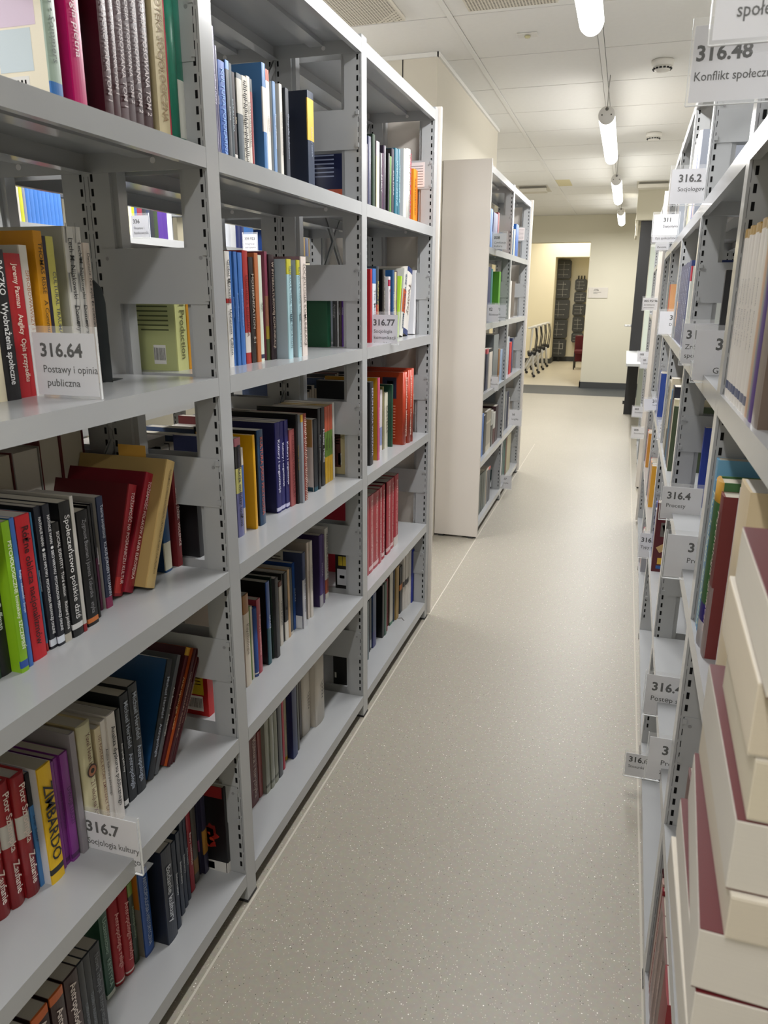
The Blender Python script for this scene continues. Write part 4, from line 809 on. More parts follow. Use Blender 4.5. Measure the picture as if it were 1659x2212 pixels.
('E0', -0.755, 5.4715, 0.0582, 0.282, 0, '#6a4a40', '-', '', '', '', 'brown book', ''),
('E0', -0.755, 5.5391, 0.2019, 0.285, 0, '#a09a70', '-', '', '', '', 'olive cream book', ''),
]

rows = {}
for r_ in BOOKS: rows.setdefault(r_[0], []).append(r_)
def short(look):
    w = look.split(',')[0].replace(' paperback', '').replace(' book', '').split(' titled')[0].split(' with')[0].split()
    return ' '.join(w[:3])
seen = {}
def unique(lab, alt):
    if lab in seen: lab = alt
    seen[lab] = 1; return lab
for rk, lst in rows.items():
    rn = ROWNAME[rk[0]]; lv = int(rk[1])
    for k, (row, x, y, th, h, lean, cs, cb, title, tc, tf, look, opts) in enumerate(lst):
        look = look.replace(', seen through the rack side', '').replace(' seen through the rack side', '')
        lab = '%s, %s from left, %s, %s' % (look, ORD[k], LEV[lv], rn)
        if len(lab.split()) > 16: lab = '%s, %s, %s' % (look, LEV[lv], rn)
        if len(lab.split()) > 16: lab = ' '.join(('%s, %s' % (look, rn)).split()[:16])
        lab = unique(lab, '%s, number %s, %s' % (look, ORD[k], rn))
        if x-.72 > 0 or True:
            D = None
            if rk[0] in 'DE' and x < -.7: D = min(.16, h*.7)
        SM[0] = rk in ('E4', 'E3', 'E2', 'E1', 'E0', 'D4')
        book(x, y, ZLEV[lv], th, h, lean, cs, cb, title, tc, tf, opts, lab, 'books on the %s of the %s' % (LEV[lv], rn), D=D, page='#b9b3a8')
SM[0] = False
# four books turned spine-out behind the side frame of the third bay
for x, th, h, c, cb, l in ((-.841, .0125, .2, '#4c4c4e', '-', 'slate paperback turned spine outward beside the bright green hardback'), (-.827, .005, .2, '#c9c9cc', '-', 'slim white book turned spine outward behind the rack side'),
                           (-.8205, .007, .2, '#4a3f3a', '-', 'dark brown book turned spine outward next to the violet one'), (-.812, .007, .2, '#5a2f8c', '-', 'violet book turned spine outward behind the third bay post')):
    book(x, 2.182, 1.223, th, h, 0, c, cb, 'Psychologia', '#c9c9c9', '', '', l, 'books on the fourth shelf of the third left bay', rz=-PI/2, D=.14)
# book end on the fourth shelf
b = MB(); m = mat('#20272a', .35)
pts = [(-.99, 1.2242), (-.861, 1.2242), (-.861, 1.36), (-.866, 1.385), (-.88, 1.398), (-.99, 1.398)]
b.prism(pts, 'y', 1.143, 1.1445, m); b.box(-.99, -.88, 1.1445, 1.2, 1.2238, 1.2248, m)
tag(b.obj('bookend', None, .0004), 'black metal bookend beside the pinkish white paperback on the fourth shelf', 'bookend')
# sticky note
b = MB(); b.box(-.93, -.868, 1.232, 1.2325, 1.05, 1.092, mat('#d9a648', .6)); tag(b.obj('sticky_note'), 'orange sticky note poking up from the blue book in the near left bay', 'note')

# ------------------------------------------------------------------ sign holders
INK = mat('#141416', .6); INKL = mat('#262628', .6); PAPER = mat('#dedee3', .7)
def sign(x0, x1, y, z0, z1, big, small, label, rz=0, paper=PAPER, bigsize=None, off=.0, tilt=0, bx=None, group='clear acrylic sign holders clipped to the shelves', sx=None, ss=None, cut=False, dz=0):
    w, h = x1-x0, z1-z0
    t = empty('sign_holder', (x0, y, z0), rz, label, 'sign', group)
    if tilt: t.rotation_euler = (0, tilt, rz)
    g = glass_mat(); edge = mat('#e6e8ea', .15)
    b = MB(); b.box(0, w, -.0018, -.001, 0, h, g); b.box(0, w, .001, .0018, 0, h, g)
    b.box(0, w, -.0018, .0018, -.001, .0002, edge); b.box(-.0008, .0002, -.0018, .0018, 0, h, edge); b.box(w-.0002, w+.0008, -.0018, .0018, 0, h, edge)
    b.box(w*.25, w, .0018, .03, -.001, .0002, g); b.obj('acrylic_holder', t)
    b = MB(); b.box(.003, w-.004, -.0006, .0004, .004, h-.01, paper); p = b.obj('paper_card', t)
    def put(s, size, xx, zz, bold, m):
        if not s: return
        me = text_mesh(s, 1.0, m, 'l', bold)
        xs_ = [v.co.x for v in me.vertices]; wd = (max(xs_)-min(xs_)) if xs_ else 1
        o = bpy.data.objects.new('lettering', me); C.objects.link(o); o.parent = p
        kx = size if sx is None else size*sx
        if not ss and wd*kx > w*.97-xx and not cut: kx = (w*.97-xx)/wd
        o.matrix_local = Matrix(((kx, 0, 0, xx), (0, 0, -1, -.0009), (0, size, 0, zz), (0, 0, 0, 1)))
    bs = bigsize or h*.26
    put(big, bs, w*(.12 if bx is None else bx), h*.66-dz, .03, INK)
    if ss:
        for k, s in enumerate(small): put(s, ss, .026-.004*k, .051-.0235*k, .008, INKL)
        return t
    for k, s in enumerate(small): put(s, h*.15, w*(.14 if bx is None else bx), h*(.40-.19*k)-dz, .006, INKL)
    return t
# left side
sign(-.858, -.742, .955, 1.222, 1.329, '316.64', ['Postawy i opinia', ' publiczna'], 'sign reading 316.64 Postawy i opinia publiczna on the near left bay', rz=.02)
sign(-.831, -.711, .90, .410, .526, '316.7', ['Socjologia kultury', 'i czasu wolnego'], 'sign reading 316.7 Socjologia kultury at the second shelf', rz=0, bx=.1)
sign(-.802, -.702, 2.42, 1.217, 1.322, '316.77', ['Socjologia', 'komunikacji', 'i mediów'], 'sign reading 316.77 Socjologia komunikacji on the third left bay')
sign(-.752, -.668, 4.46, 1.618, 1.716, '008', ['Cywilizacja.', 'Kultura.', 'Postęp.'], 'sign reading 008 on the farther left rack, top row', bigsize=.022)
sign(-.773, -.692, 4.44, 1.222, 1.332, '02', ['Bibliotekarstwo'], 'sign reading 02 Bibliotekarstwo on the farther left rack', bx=.3, bigsize=.024, sx=.8)
sign(-.76, -.69, 4.72, 1.222, 1.325, '070', ['Prasa.', 'Dziennikarstwo.', 'Media'], 'sign partly hidden reading 70 behind the 02 sign', bigsize=.022, sx=.7)
sign(-.775, -.702, 4.62, .812, .905, '1', ['Filozofia'], 'sign reading 1 on the third shelf of the farther left rack', bx=.3, bigsize=.02)
sign(-.765, -.668, 5.62, .432, .56, '16', ['Logika'], 'sign reading 16 Logika on the farther left rack', bx=.22, bigsize=.022)
sign(-.79, -.67, 5.25, .035, .145, '17', ['Etyka'], 'sign reading 17 Etyka above the floor on the farther left rack', bx=.5, bigsize=.022)
# right side
sign(.054, .19, .88, 1.610, 1.720, '', ['Psychologia', 'społeczna'], 'topmost sign at the upper right corner reading Psychologia społeczna', ss=.0175, sx=.82)
sign(.0557, .1727, 1.265, 1.637, 1.747, '316.48', ['Konflikt społeczny'], 'sign reading 316.48 Konflikt społeczny at the upper right', bx=.06, bigsize=.027, dz=.008)
sign(.0825, .185, 2.28, 1.607, 1.706, '316.2', ['Socjologowie'], 'sign reading 316.2 Socjologowie on the right rack', bx=.2)
sign(.0735, .175, 3.42, 1.607, 1.70, '311', ['Statystyka'], 'sign reading 311 Statystyka on the right rack', bx=.4, bigsize=.021)
sign(.082, .19, 3.75, 1.60, 1.70, '', ['', 'Opis społeczeństwa'], 'sign reading Opis społeczeństwa just behind and below the 311 sign')
sign(.118, .19, 4.4, 1.60, 1.69, '', ['', 'Zarządz.', 'projektami'], 'small sign under the Opis społeczeństwa sign')
sign(.096, .19, 5.15, 1.285, 1.372, '005.95/.96', ['Zarządzanie', 'personelem'], 'sign reading 005.95/.96 Zarządzanie personelem by the white cabinet', bigsize=.019, bx=.1)
sign(.1315, .235, 3.34, 1.222, 1.325, '314', ['Demografia'], 'sign reading 314 Demografia on the right rack', bx=.4, bigsize=.026, cut=True)
sign(.1365, .24, 2.02, 1.212, 1.322, '316.3', ['Zróżnicowanie', 'społeczne'], 'sign beginning Zróżnicowanie społeczne behind the Grupy sign', bx=.1, cut=True)
sign(.1355, .24, 1.64, 1.210, 1.322, '316.35', ['', 'Grupy społeczne'], 'sign beginning Grupy on the right rack', bx=.38, bigsize=.031, cut=True)
sign(.127, .22, 3.88, .83, .90, '316', ['Socjologia'], 'tilted sign reading 316 Socjologia on the right rack', bx=.45, bigsize=.022, tilt=-.12)
sign(.164, .25, 3.2, .815, .895, '3', ['Struktura'], 'narrow sign reading 3 Struktura on the right rack', bx=.12, bigsize=.022)
sign(.130, .234, 2.02, .812, .912, '316.4', ['Procesy'], 'sign reading 316.4 Procesy on the right rack', bx=.14)
sign(.1215, .226, 1.585, .808, .914, '316.4', ['Procesy społeczne'], 'sign reading Procesy just below the 316.4 Procesy sign', bx=.42, cut=True)
sign(.131, .22, 3.0, .372, .486, '316.3', ['Typy społeczne'], 'sign reading 316 Typy społeczne low on the right rack', bx=.08, bigsize=.026, cut=True)
sign(.127, .228, 1.79, .365, .488, '316.42', ['Postęp społeczny'], 'sign reading Postęp społeczny on the right rack', bx=.16, cut=True)
sign(.1265, .222, 1.505, .372, .487, '316.3', ['Procesy', 'zróżnicowania', 'społecznego'], 'sign reading Procesy zróżnicowania społecznego, second shelf right rack', bx=.3, cut=True)
sign(.110, .20, 1.99, .047, .133, '316.6', ['Stosunki'], 'lowest sign on the right, reading 316 Stosunki', bx=.12, bigsize=.024, cut=True)
for x, y, z, s in ((.115, 6.2, .88, '005'), (.135, 5.9, .86, '00'), (.11, 5.9, .50, '005'), (.11, 5.5, .41, '005')):
    sign(x, x+.1, y, z, z+.09, s, ['Zarządzanie'], {(.88): 'far sign reading 005 beside the black door edge', .86: 'far sign reading 00 right of the 005 one', .5: 'upper of two small low signs reading 005', .41: 'lower of two small low signs reading 005'}[z], bigsize=.02, bx=.2)
# lettering of the topmost sign (its number is above the frame)
def loose_text(s, size, x, y, z, parent_name):
    pass

# ------------------------------------------------------------------ right rack books (spines towards -x)
def rface(y): return RX+.0085*y
rcount = {}
def rbook(yfar, ynear, z, h, cs, cb='-', title='', tc='#ffffff', tf='', opts='', label='', off=.006, D=None, lean=0):
    th = yfar-ynear
    # rz=pi: local +x -> -X, local +y -> -Y, so the local near edge is the far edge
    return book(rface(yfar)+off, yfar, z, th, h, 0, cs, cb, title, tc, tf, opts, label, 'books on the right rack', rz=PI-.0085, D=D)
def rrow(z, y, specs, where, h0=.22, off=.006):
    for k, (th, h, cs, title, tc, opts, lk) in enumerate(specs):
        rbook(y, y-th+.0005, z, h, cs, '-', title, tc, 'S' if 'journal' in lk else '', opts, '%s, %s' % (lk, where), off); y -= th
Z3, Z2, Z1, Z0, Z4 = 1.225, .831, .405, .045, 1.605
wh = [(.032, .248), (.022, .246), (.028, .249), (.03, .247), (.036, .248), (.02, .245), (.036, .249), (.03, .246)]
rrow(Z3, 1.322, [(t, h, '#e6e1da', 'Człowiek  Badania rynku', '#5a5660', 'b.95,1,#b08c3c b.05,.1,#4a5678', 'white journal with gold head, %s from far end' % ORD[i]) for i, (t, h) in enumerate(wh)] +
     [(.022, .24, '#c9a585', '', '#fff', '', 'tan paperback'), (.014, .235, '#8a8a8c', '', '#fff', '', 'slim grey paperback'), (.03, .24, '#4a2a7a', '', '#fff', '', 'violet paperback'), (.05, .23, '#6a5a50', '', '#fff', '', 'brown paperback')], 'fourth shelf of the near right bay')
rrow(Z2, 1.31, [(.024, .293, '#6fa3c4', '', '#ffffff', 'D.19', 'tall light blue hardback'), (.018, .262, '#1f7fb0', 'Psychologia społeczna', '#dff0fa', '', 'bright blue book'), (.016, .2, '#17181a', 'Psychologia', '#dddddd', '', 'slim black book'),
     (.05, .275, '#3f6a3c', 'Psychologia społeczna', '#dfe8c8', 'R b0,.16,#c9c4cc b.16,.27,#2a1c78 b.88,1,#b88a28 D.16', 'thick green book with gold head and indigo band'),
     (.035, .262, '#6e2a28', 'Psychologia społeczna', '#e0c4c0', 'b0,.45,#8c7a78', 'glossy red brown textbook')], 'third shelf of the near right bay')
rbook(1.075, 1.02, Z2, .30, '#b8adb0', '-', '', '#fff', '', 'D.16', 'tall pinkish plastic wrapped book, third shelf of the near right bay', off=.012)
rbook(1.015, .94, Z2, .325, '#d2bf9c', '-', '', '#fff', '', 'D.15', 'tall cream bound volume behind the corner stack, third shelf right', off=.004)
rrow(Z0, 1.318, [(.02, .26, '#4a1a22', '', '#fff', '', 'dark maroon book'), (.018, .255, '#b89a90', '', '#fff', '', 'pinkish beige book'), (.012, .25, '#8a1c28', '', '#fff', '', 'slim crimson book'), (.05, .24, '#8a6a64', 'Psychologia osobowości', '#c9a8a0', '', 'dusty brown textbook, left copy'),
     (.05, .24, '#86665f', 'Psychologia osobowości', '#c9a8a0', '', 'dusty brown textbook, right copy'), (.06, .24, '#7a5a54', 'Psychologia osobowości', '#c9a8a0', '', 'dusty brown textbook, nearest copy'), (.08, .24, '#8c2a30', '', '#fff', '', 'red textbook')], 'bottom shelf of the near right bay')
rrow(Z1, 1.15, [(.04, .24, '#6c4a48', 'Psychologia', '#e0c4c0', '', 'brown red textbook behind the stack'), (.03, .24, '#7a2028', '', '#fff', '', 'dark red textbook behind the stack')], 'second shelf of the near right bay')
# third right bay, seen left of the second post
rrow(Z4, 3.03, [(.03, .22, '#d6cfae', '', '#fff', '', 'pale yellow book, first'), (.02, .2, '#1e4a3a', '', '#fff', '', 'dark green book'), (.035, .26, '#d8ccae', '', '#fff', '', 'cream book with folded head'), (.05, .27, '#e0d6c4', '', '#fff', '', 'ivory book, left'),
     (.05, .27, '#ded2bd', '', '#fff', '', 'ivory book, middle'), (.05, .275, '#e2d8c6', '', '#fff', '', 'ivory book, right'), (.03, .2, '#3a5aa0', '', '#fff', '', 'blue book'), (.06, .26, '#c9b0a8', '', '#fff', '', 'pinkish book'), (.06, .25, '#8a8f9a', '', '#fff', '', 'grey book')], 'top row of the third right bay')
rrow(Z3, 3.03, [(.035, .22, '#8a8c90', '', '#fff', 'b.2,.6,#e0b078', 'grey journal with orange label'), (.085, .25, '#22356a', 'ROCZNIK DEMOGRAFICZNY', '#c9d0e4', '', 'navy yearbook, farthest'), (.085, .25, '#22356a', 'ROCZNIK DEMOGRAFICZNY', '#c9d0e4', '', 'navy yearbook, second'),
     (.085, .25, '#22356a', 'ROCZNIK DEMOGRAFICZNY', '#c9d0e4', '', 'navy yearbook, third'), (.085, .252, '#22356a', 'ROCZNIK DEMOGRAFICZNY', '#c9d0e4', '', 'navy yearbook, fourth'), (.085, .25, '#22356a', 'ROCZNIK DEMOGRAFICZNY', '#c9d0e4', '', 'navy yearbook, fifth'), (.085, .252, '#22356a', 'ROCZNIK DEMOGRAFICZNY', '#c9d0e4', '', 'navy yearbook, nearest'), (.04, .235, '#c9ccc4', '', '#fff', 'b.82,1,#a82438', 'grey and red book')], 'fourth shelf of the third right bay')
rrow(Z2, 2.98, [(0.068, .25, '#8f8a7c', 'ROCZNIK', '#3a3a3a', '', 'speckled grey yearbook, left'), (0.068, .25, '#8a8576', '', '#fff', '', 'speckled grey yearbook, right'), (0.045, .27, '#cfc4ac', '', '#fff', 'b0,.35,#1c1c1c', 'cream and black book'), (0.045, .2, '#171719', '', '#fff', '', 'black book'),
     (0.053, .24, '#1f5f84', '', '#fff', '', 'teal blue book'), (0.075, .26, '#1c2030', '', '#fff', '', 'dark navy book'), (0.045, .22, '#5a3a44', '', '#fff', '', 'plum book'), (0.030, .23, '#d4cdb0', '', '#fff', '', 'cream book'), (0.015, .21, '#46523a', '', '#fff', '', 'slim dark olive book')], 'third shelf of the third right bay')
rrow(Z1, 2.95, [(.03, .22, '#4a5aa0', '', '#fff', '', 'blue book'), (.04, .2, '#cfcac4', '', '#fff', '', 'white book'), (.06, .24, '#5a1824', '', '#fff', 'b.1,.25,#c9a060 D.08', 'maroon atlas with a yellow label')], 'second shelf of the third right bay')
SM[0] = True
# fourth and fifth right bays
for zz, y0, cols in ((Z3, 3.88, ['#3f6a3c', '#b0603a', '#c03028', '#b8302a', '#d8a070']), (Z2, 3.88, ['#24408c', '#2c4a98', '#cfcac4', '#24408c']), (Z1, 3.88, ['#b8382c', '#cfc8bc', '#d08a4a', '#2c3a34', '#c8922c']), (Z4, 3.88, ['#d6cfc4', '#2a3450', '#c9bfb4', '#a8aeb8']),
                     (Z4, 4.74, ['#8a8480', '#d8d2c8', '#2c3440']), (Z1, 4.74, ['#a83030', '#c05a3a', '#cfd0d4', '#c88a3a']), (Z0, 3.88, ['#a83858', '#cfcac4', '#8a8a90'])):
    names = {'#3f6a3c': 'green', '#b0603a': 'rust', '#c03028': 'red', '#b8302a': 'scarlet', '#d8a070': 'peach', '#24408c': 'blue', '#2c4a98': 'mid blue', '#cfcac4': 'white', '#b8382c': 'orange red', '#cfc8bc': 'ivory', '#d08a4a': 'orange', '#2c3a34': 'dark green', '#c8922c': 'amber', '#d6cfc4': 'pale cream', '#2a3450': 'navy', '#c9bfb4': 'beige', '#a8aeb8': 'pale blue', '#8a8480': 'taupe', '#d8d2c8': 'off white', '#2c3440': 'charcoal', '#a83030': 'crimson', '#c05a3a': 'brick', '#cfd0d4': 'light grey', '#c88a3a': 'ochre', '#a83858': 'pink', '#8a8a90': 'grey'}
    used = {}
    for k, c in enumerate(cols):
        nm = names[c]; used[nm] = used.get(nm, 0)+1
        if used[nm] > 1: nm = 'second '+nm
        th = .03+.006*((k*7) % 5)
        rbook(y0, y0-th+.0005, zz, .2+.012*((k*5) % 5), c, label='far %s book on the %s right bay, %s' % (nm, 'fourth' if y0 < 4 else 'fifth', {Z3: 'fourth shelf', Z2: 'third shelf', Z1: 'second shelf', Z4: 'top row', Z0: 'bottom shelf'}[zz])); y0 -= th
for zz, cols in ((Z3, ['#cfcac4', '#2a6a48', '#24508c', '#d8b0b8']), (Z2, ['#5a3a5a', '#cfcac4', '#8a2a30']), (Z1, ['#a83030', '#3a5a4a', '#c88a3a', '#cfcac4']), (Z0, ['#3a6a3a', '#8a9a3a', '#cfcac4'])):
    y0 = 6.5
    nm = {'#cfcac4': 'white', '#2a6a48': 'green', '#24508c': 'blue', '#d8b0b8': 'pink', '#5a3a5a': 'plum', '#8a2a30': 'dark red', '#a83030': 'crimson', '#3a5a4a': 'dark green', '#c88a3a': 'ochre', '#3a6a3a': 'leaf green', '#8a9a3a': 'olive'}
    for k, c in enumerate(cols):
        rbook(y0, y0-.045, zz, .21+.01*k, c, label='small far %s book on the last right rack, %s' % (nm[c], {Z3: 'fourth shelf', Z2: 'third shelf', Z1: 'second shelf', Z0: 'bottom shelf'}[zz])); y0 -= .05
SM[0] = False
# picture books standing deeper in the second right bay
def facebook(x0, x1, y, z, h, col, prints, label):
    b = MB(); b.box(x0, x1, y, y+.018, z, z+h, mat(col, .4)); o = b.obj('book'); tag(o, label, 'book', 'books on the right rack')
    b = MB(); b.box(x0+.002, x1-.001, y+.002, y+.016, z+h, z+h+.0006, page_mat('#cfc8ba')); b.obj('page_block', o)
    b = MB()
    for fx, fz, fw, fh, c, rot in prints:
        cx, cz = x0+(x1-x0)*fx, z+h*fz; ca, sa = math.cos(rot), math.sin(rot)
        pts = [(cx+ca*a-sa*d, cz+sa*a+ca*d) for a, d in ((-fw, -fh), (fw, -fh), (fw, fh), (-fw, fh))]
        b.prism(pts, 'y', y-.0005, y, mat(c, .5))
    b.obj('board_print', o)
facebook(.225, .33, 2.10, Z2, .215, '#203a98', [(.3, .62, .014, .007, '#c9c6bc', .5), (.4, .72, .018, .002, '#c9c6bc', .5), (.45, .78, .018, .002, '#c9c6bc', .5), (.6, .3, .014, .007, '#c9c6bc', 1.2), (.7, .42, .016, .002, '#c9c6bc', 1.2), (.25, .25, .016, .002, '#0f1c50', .9), (.7, .9, .02, .003, '#c9c6bc', 0)], 'royal blue book with grey plug drawings, second right bay, third shelf')
facebook(.215, .31, 1.98, Z3, .21, '#2a2a2c', [(.55, .8, .02, .012, '#c9c7c2', .5), (.7, .55, .012, .02, '#aaa8a4', .9), (.35, .45, .012, .008, '#8f8d8a', .2), (.5, .2, .016, .01, '#d0cec8', 1.0), (.3, .1, .012, .01, '#b5b3ae', .3)], 'black book with white figures picture, second right bay, fourth shelf')
facebook(.172, .235, 2.76, Z1, .26, '#561722', [(.6, .62, .02, .026, '#6a6662', 0), (.6, .64, .012, .015, '#9a9690', .3), (.5, .36, .02, .012, '#c0a070', .6), (.5, .16, .014, .012, '#d0a83c', 0), (.55, .07, .02, .006, '#2a5a9c', 0)], 'maroon book with round portrait picture, third right bay, second shelf')

# ------------------------------------------------------------------ stack of flat books in the lower right corner
def flat_book(x, y0, y1, z0, z1, rz, cover, page, label, w=.15, ov=.0025, name='book'):
    b = MB(); t = .0007; mc = mat(cover, .5)
    L = y1-y0
    b.box(0, w, 0, L, 0, t, mc); b.box(0, w, 0, L, z1-z0-t, z1-z0, mc); b.box(w-t, w, 0, L, t, z1-z0-t, mc)
    o = b.obj(name, None, .0004, (x, y0, z0)); o.rotation_euler = (0, 0, rz)
    tag(o, label, 'book', 'flat stack of red books at the lower right corner')
    m = PAGEZ(page)
    b = MB(); b.box(-.0004, w-t, -.0004, L-.0006, t, z1-z0-t, m); b.obj('page_block', o, .001)
    return o
def PAGEZ(h):
    k = 'pagesflat_'+h
    if k in _M: return _M[k]
    m = noisy(k, h, h, 1, .85); nt = m.node_tree; b_ = nt.nodes['Principled BSDF']
    tc = nt.nodes['Texture Coordinate']; mp = nt.nodes.new('ShaderNodeMapping'); mp.inputs['Scale'].default_value = (3, 3, 900)
    n = nt.nodes.new('ShaderNodeTexNoise'); n.inputs['Scale'].default_value = 1; n.inputs['Detail'].default_value = 4
    nt.links.new(tc.outputs['Object'], mp.inputs[0]); nt.links.new(mp.outputs[0], n.inputs['Vector'])
    mx = nt.nodes.new('ShaderNodeMix'); mx.data_type = 'RGBA'; c = hexc(h)
    mx.inputs[6].default_value = tuple(x_*.84 for x_ in c[:3])+(1,); mx.inputs[7].default_value = c
    nt.links.new(n.outputs['Fac'], mx.inputs[0]); nt.links.new(mx.outputs[2], b_.inputs['Base Color'])
    return m
RED = '#561216'
stack = [ # x, y0, y1, z0, z1, rz, page, what
    (.088, .455, .675, .8325, .868, .00, '#c6c1b8', 'lowest'),
    (.0885, .458, .680, .869, .9095, -.018, '#cdc8c0', 'second from bottom'),
    (.0855, .460, .680, .9105, .9615, -.062, '#cdc8c0', 'third from bottom'),
    (.1005, .455, .680, .9625, .997, -.01, '#c9c0b0', 'fourth from bottom'),
    (.0975, .460, .685, .998, .0525+1, -.02, '#ccc7be', 'fifth from bottom'),
    (.1030, .460, .640, 1.0535, 1.098, -.03, '#cdc4b0', 'sixth from bottom'),
    (.0980, .462, .655, 1.099, 1.150, -.03, '#cdc2ae', 'seventh from bottom'),
    (.0985, .440, .645, 1.151, 1.197, -.04, '#cfc9bd', 'top one')]
CREAMC = '#cbc4b6'
for k_, (x, y0, y1, z0, z1, rz, pg, wt) in enumerate(stack):
    cv = RED if k_ in (1, 2, 4, 7) else CREAMC
    flat_book(x, y0, y1, z0, z1, rz, cv, pg, '%s book lying flat, pages outward, %s of the corner stack' % ('dark red' if cv == RED else 'cream', wt))

# ------------------------------------------------------------------ books of the rear halves, seen through the racks
rg = random.Random(42); SM[0] = True
def rear(xface, y0, y1, z, hmin, hmax, cols, tag_, thr=(.015, .04), depth=.17, faceout=False):
    y = y1; k = 0; nm = dict(cols)
    cnt = {}
    while y > y0+.05:
        th = rg.uniform(*thr); c, n_ = rg.choice(cols); cnt[n_] = cnt.get(n_, 0)+1
        o = book(xface+.02, y, z, th, rg.uniform(hmin, hmax), 0, c, label='%s book, %s such on the %s' % (n_, ORD[min(cnt[n_]-1, 26)], tag_), group='books of the '+tag_, rz=PI, D=depth, opts='R' if thr[0] > .04 else '')
        y -= th+.0006; k += 1
REARX = XL-2*DL
dull = [('#5a1c20', 'dark maroon'), ('#2a2c34', 'charcoal'), ('#8c8a86', 'grey'), ('#c9c4ba', 'off white'), ('#3a4a6a', 'slate blue'), ('#17171a', 'black')]
rear(REARX, .62, 1.24, .831, .27, .30, [('#5a1c20', 'dark maroon'), ('#4a1a1e', 'deep red brown'), ('#8c8a86', 'grey')], 'hidden third shelf behind the near bay', (.05, .075), .2)
rear(REARX, 1.5, 2.08, .831, .17, .21, dull, 'hidden third shelf behind the middle bay')
rear(REARX, 2.25, 2.9, .831, .2, .26, dull, 'hidden third shelf behind the third bay')
rear(REARX, .8, 1.24, .441, .2, .25, dull, 'hidden second shelf behind the near bay')
rear(REARX, 1.5, 2.08, .441, .2, .25, dull, 'hidden second shelf behind the middle bay')
# pile of books lying flat behind the middle bay
zz = .832
for k, (th, c, n_, w) in enumerate(((.03, '#c6c0b2', 'cream', .2), (.028, '#20242c', 'black', .19), (.022, '#b9b6b0', 'grey', .18), (.025, '#7a2026', 'dark red', .19), (.03, '#17171a', 'jet black', .17), (.02, '#c9c4ba', 'off white', .18), (.028, '#1a1a1c', 'dark', .17), (.02, '#a8a49c', 'stone grey', .16))):
    flat_book(-1.06-w, 1.40, 1.49+.1, zz, zz+th, 0, c, '#b9b3a8', '%s book lying flat in the pile behind the middle left bay' % n_, w); zz += th+.0006
for o in list(C.objects):
    if o.get('group') == 'flat stack of red books at the lower right corner' and 'behind the middle' in o.get('label', ''): o['group'] = 'pile of flat books behind the middle left bay'
# bright rack across the next aisle
ALT = [('#3f7ac8', 'blue'), ('#c02838', 'red'), ('#e4e0d8', 'white'), ('#e0c020', 'yellow'), ('#4a2a7a', 'violet'), ('#202430', 'dark navy'), ('#5f8a2c', 'green'), ('#d8cfa8', 'cream'), ('#7a2030', 'wine red'), ('#1c3f9c', 'royal blue')]
def bright(y, z, specs, tag_):
    for k, (th, h, c, n_) in enumerate(specs):
        book(-2.135, y, z, th-.0006, h, 0, c, label='%s, %s' % (n_, tag_), group='books on the bright rack across the next aisle', D=.16); y += th
P4 = [1.2, 2.07, 2.94, 3.81]
nb = [(.12, .24, '#d9cfbf', 'thick cream box file'), (.03, .23, '#cfd2d6', 'pale grey book'), (.018, .24, '#b82434', 'red journal, left'), (.018, .24, '#b82434', 'red journal, middle'), (.018, .24, '#c9c4ba', 'off white booklet'), (.018, .235, '#c6c82a', 'yellow green book'), (.015, .22, '#8a8fa0', 'lavender grey book')]
nb += [(.021, .225, '#3c76c6', 'blue series volume %s' % ORD[i]) for i in range(9)]
bright(2.2, 1.623, nb, 'top row across the next aisle')
bright(2.88, 1.623, [(.04, .22, '#d8d2c4', 'bone white book'), (.04, .23, '#e2ddd0', 'ivory book'), (.03, .22, '#d8cdb0', 'beige book'), (.03, .22, '#dcdcd8', 'white paperback'), (.025, .22, '#5c7f28', 'olive green book'), (.035, .23, '#d9d2a8', 'pale yellow book'), (.02, .22, '#dcb820', 'yellow book'), (.02, .21, '#24508c', 'blue book'), (.04, .2, '#7a2238', 'wine red book'),
       (.03, .21, '#20242c', 'black book, left'), (.03, .21, '#26304a', 'navy book, middle'), (.03, .21, '#20242c', 'black book, right'), (.03, .22, '#2a3a24', 'dark green book'), (.04, .22, '#45247c', 'violet book, left'), (.04, .22, '#45247c', 'violet book, right'), (.04, .24, '#c9ccd4', 'pale grey book')], 'upper right row across the next aisle')
bright(3.70, 1.623, [(.04, .2, '#d8cfb4', 'sand book'), (.035, .2, '#e0d8c0', 'pale sand book'), (.1, .2, '#2a50a8', 'thick royal blue book'), (.05, .21, '#16181c', 'jet black book'), (.06, .2, '#c8ccd4', 'pale book'), (.06, .2, '#c9ccd0', 'pale book'), (.05, .21, '#22306a', 'indigo book with orange foot'), (.05, .21, '#22306a', 'indigo book'), (.12, .2, '#3a78c8', 'blue book')], 'centre row across the next aisle')
bright(4.56, 1.623, [(.06, .2, ('#2a58b0', '#e0b020')[i % 2], 'blue or yellow book') for i in range(12)], 'far row across the next aisle')
bright(1.2, 1.623, [(.03+.005*(i % 3), .22+.01*(i % 3), ALT[i % 10][0], ALT[i % 10][1]+' book numbered %s from left' % ORD[i]) for i in range(17)], 'upper left row across the next aisle')
for j, z in enumerate((.831, 1.223)):
    for i_, ys_ in enumerate((1.3, 2.15, 3.0)):
        bright(ys_, z, [(.025+.006*((i*3+j) % 4), .2+.012*((i*2) % 4), ALT[(i*7+j*3+i_) % 10][0], ALT[(i*7+j*3+i_) % 10][1]+' book, %s from left' % ORD[i]) for i in range(20 if i_ else 18)], '%s across the next aisle, %s bay' % (['third shelf', 'fourth shelf'][j], ['left', 'centre', 'right'][i_]))
SM[0] = False
sign(-2.04, -1.95, 2.93, 1.60, 1.70, '336', ['Finanse i', 'bankowość'], 'sign reading 336 Finanse i bankowość seen through the rack', bigsize=.022)
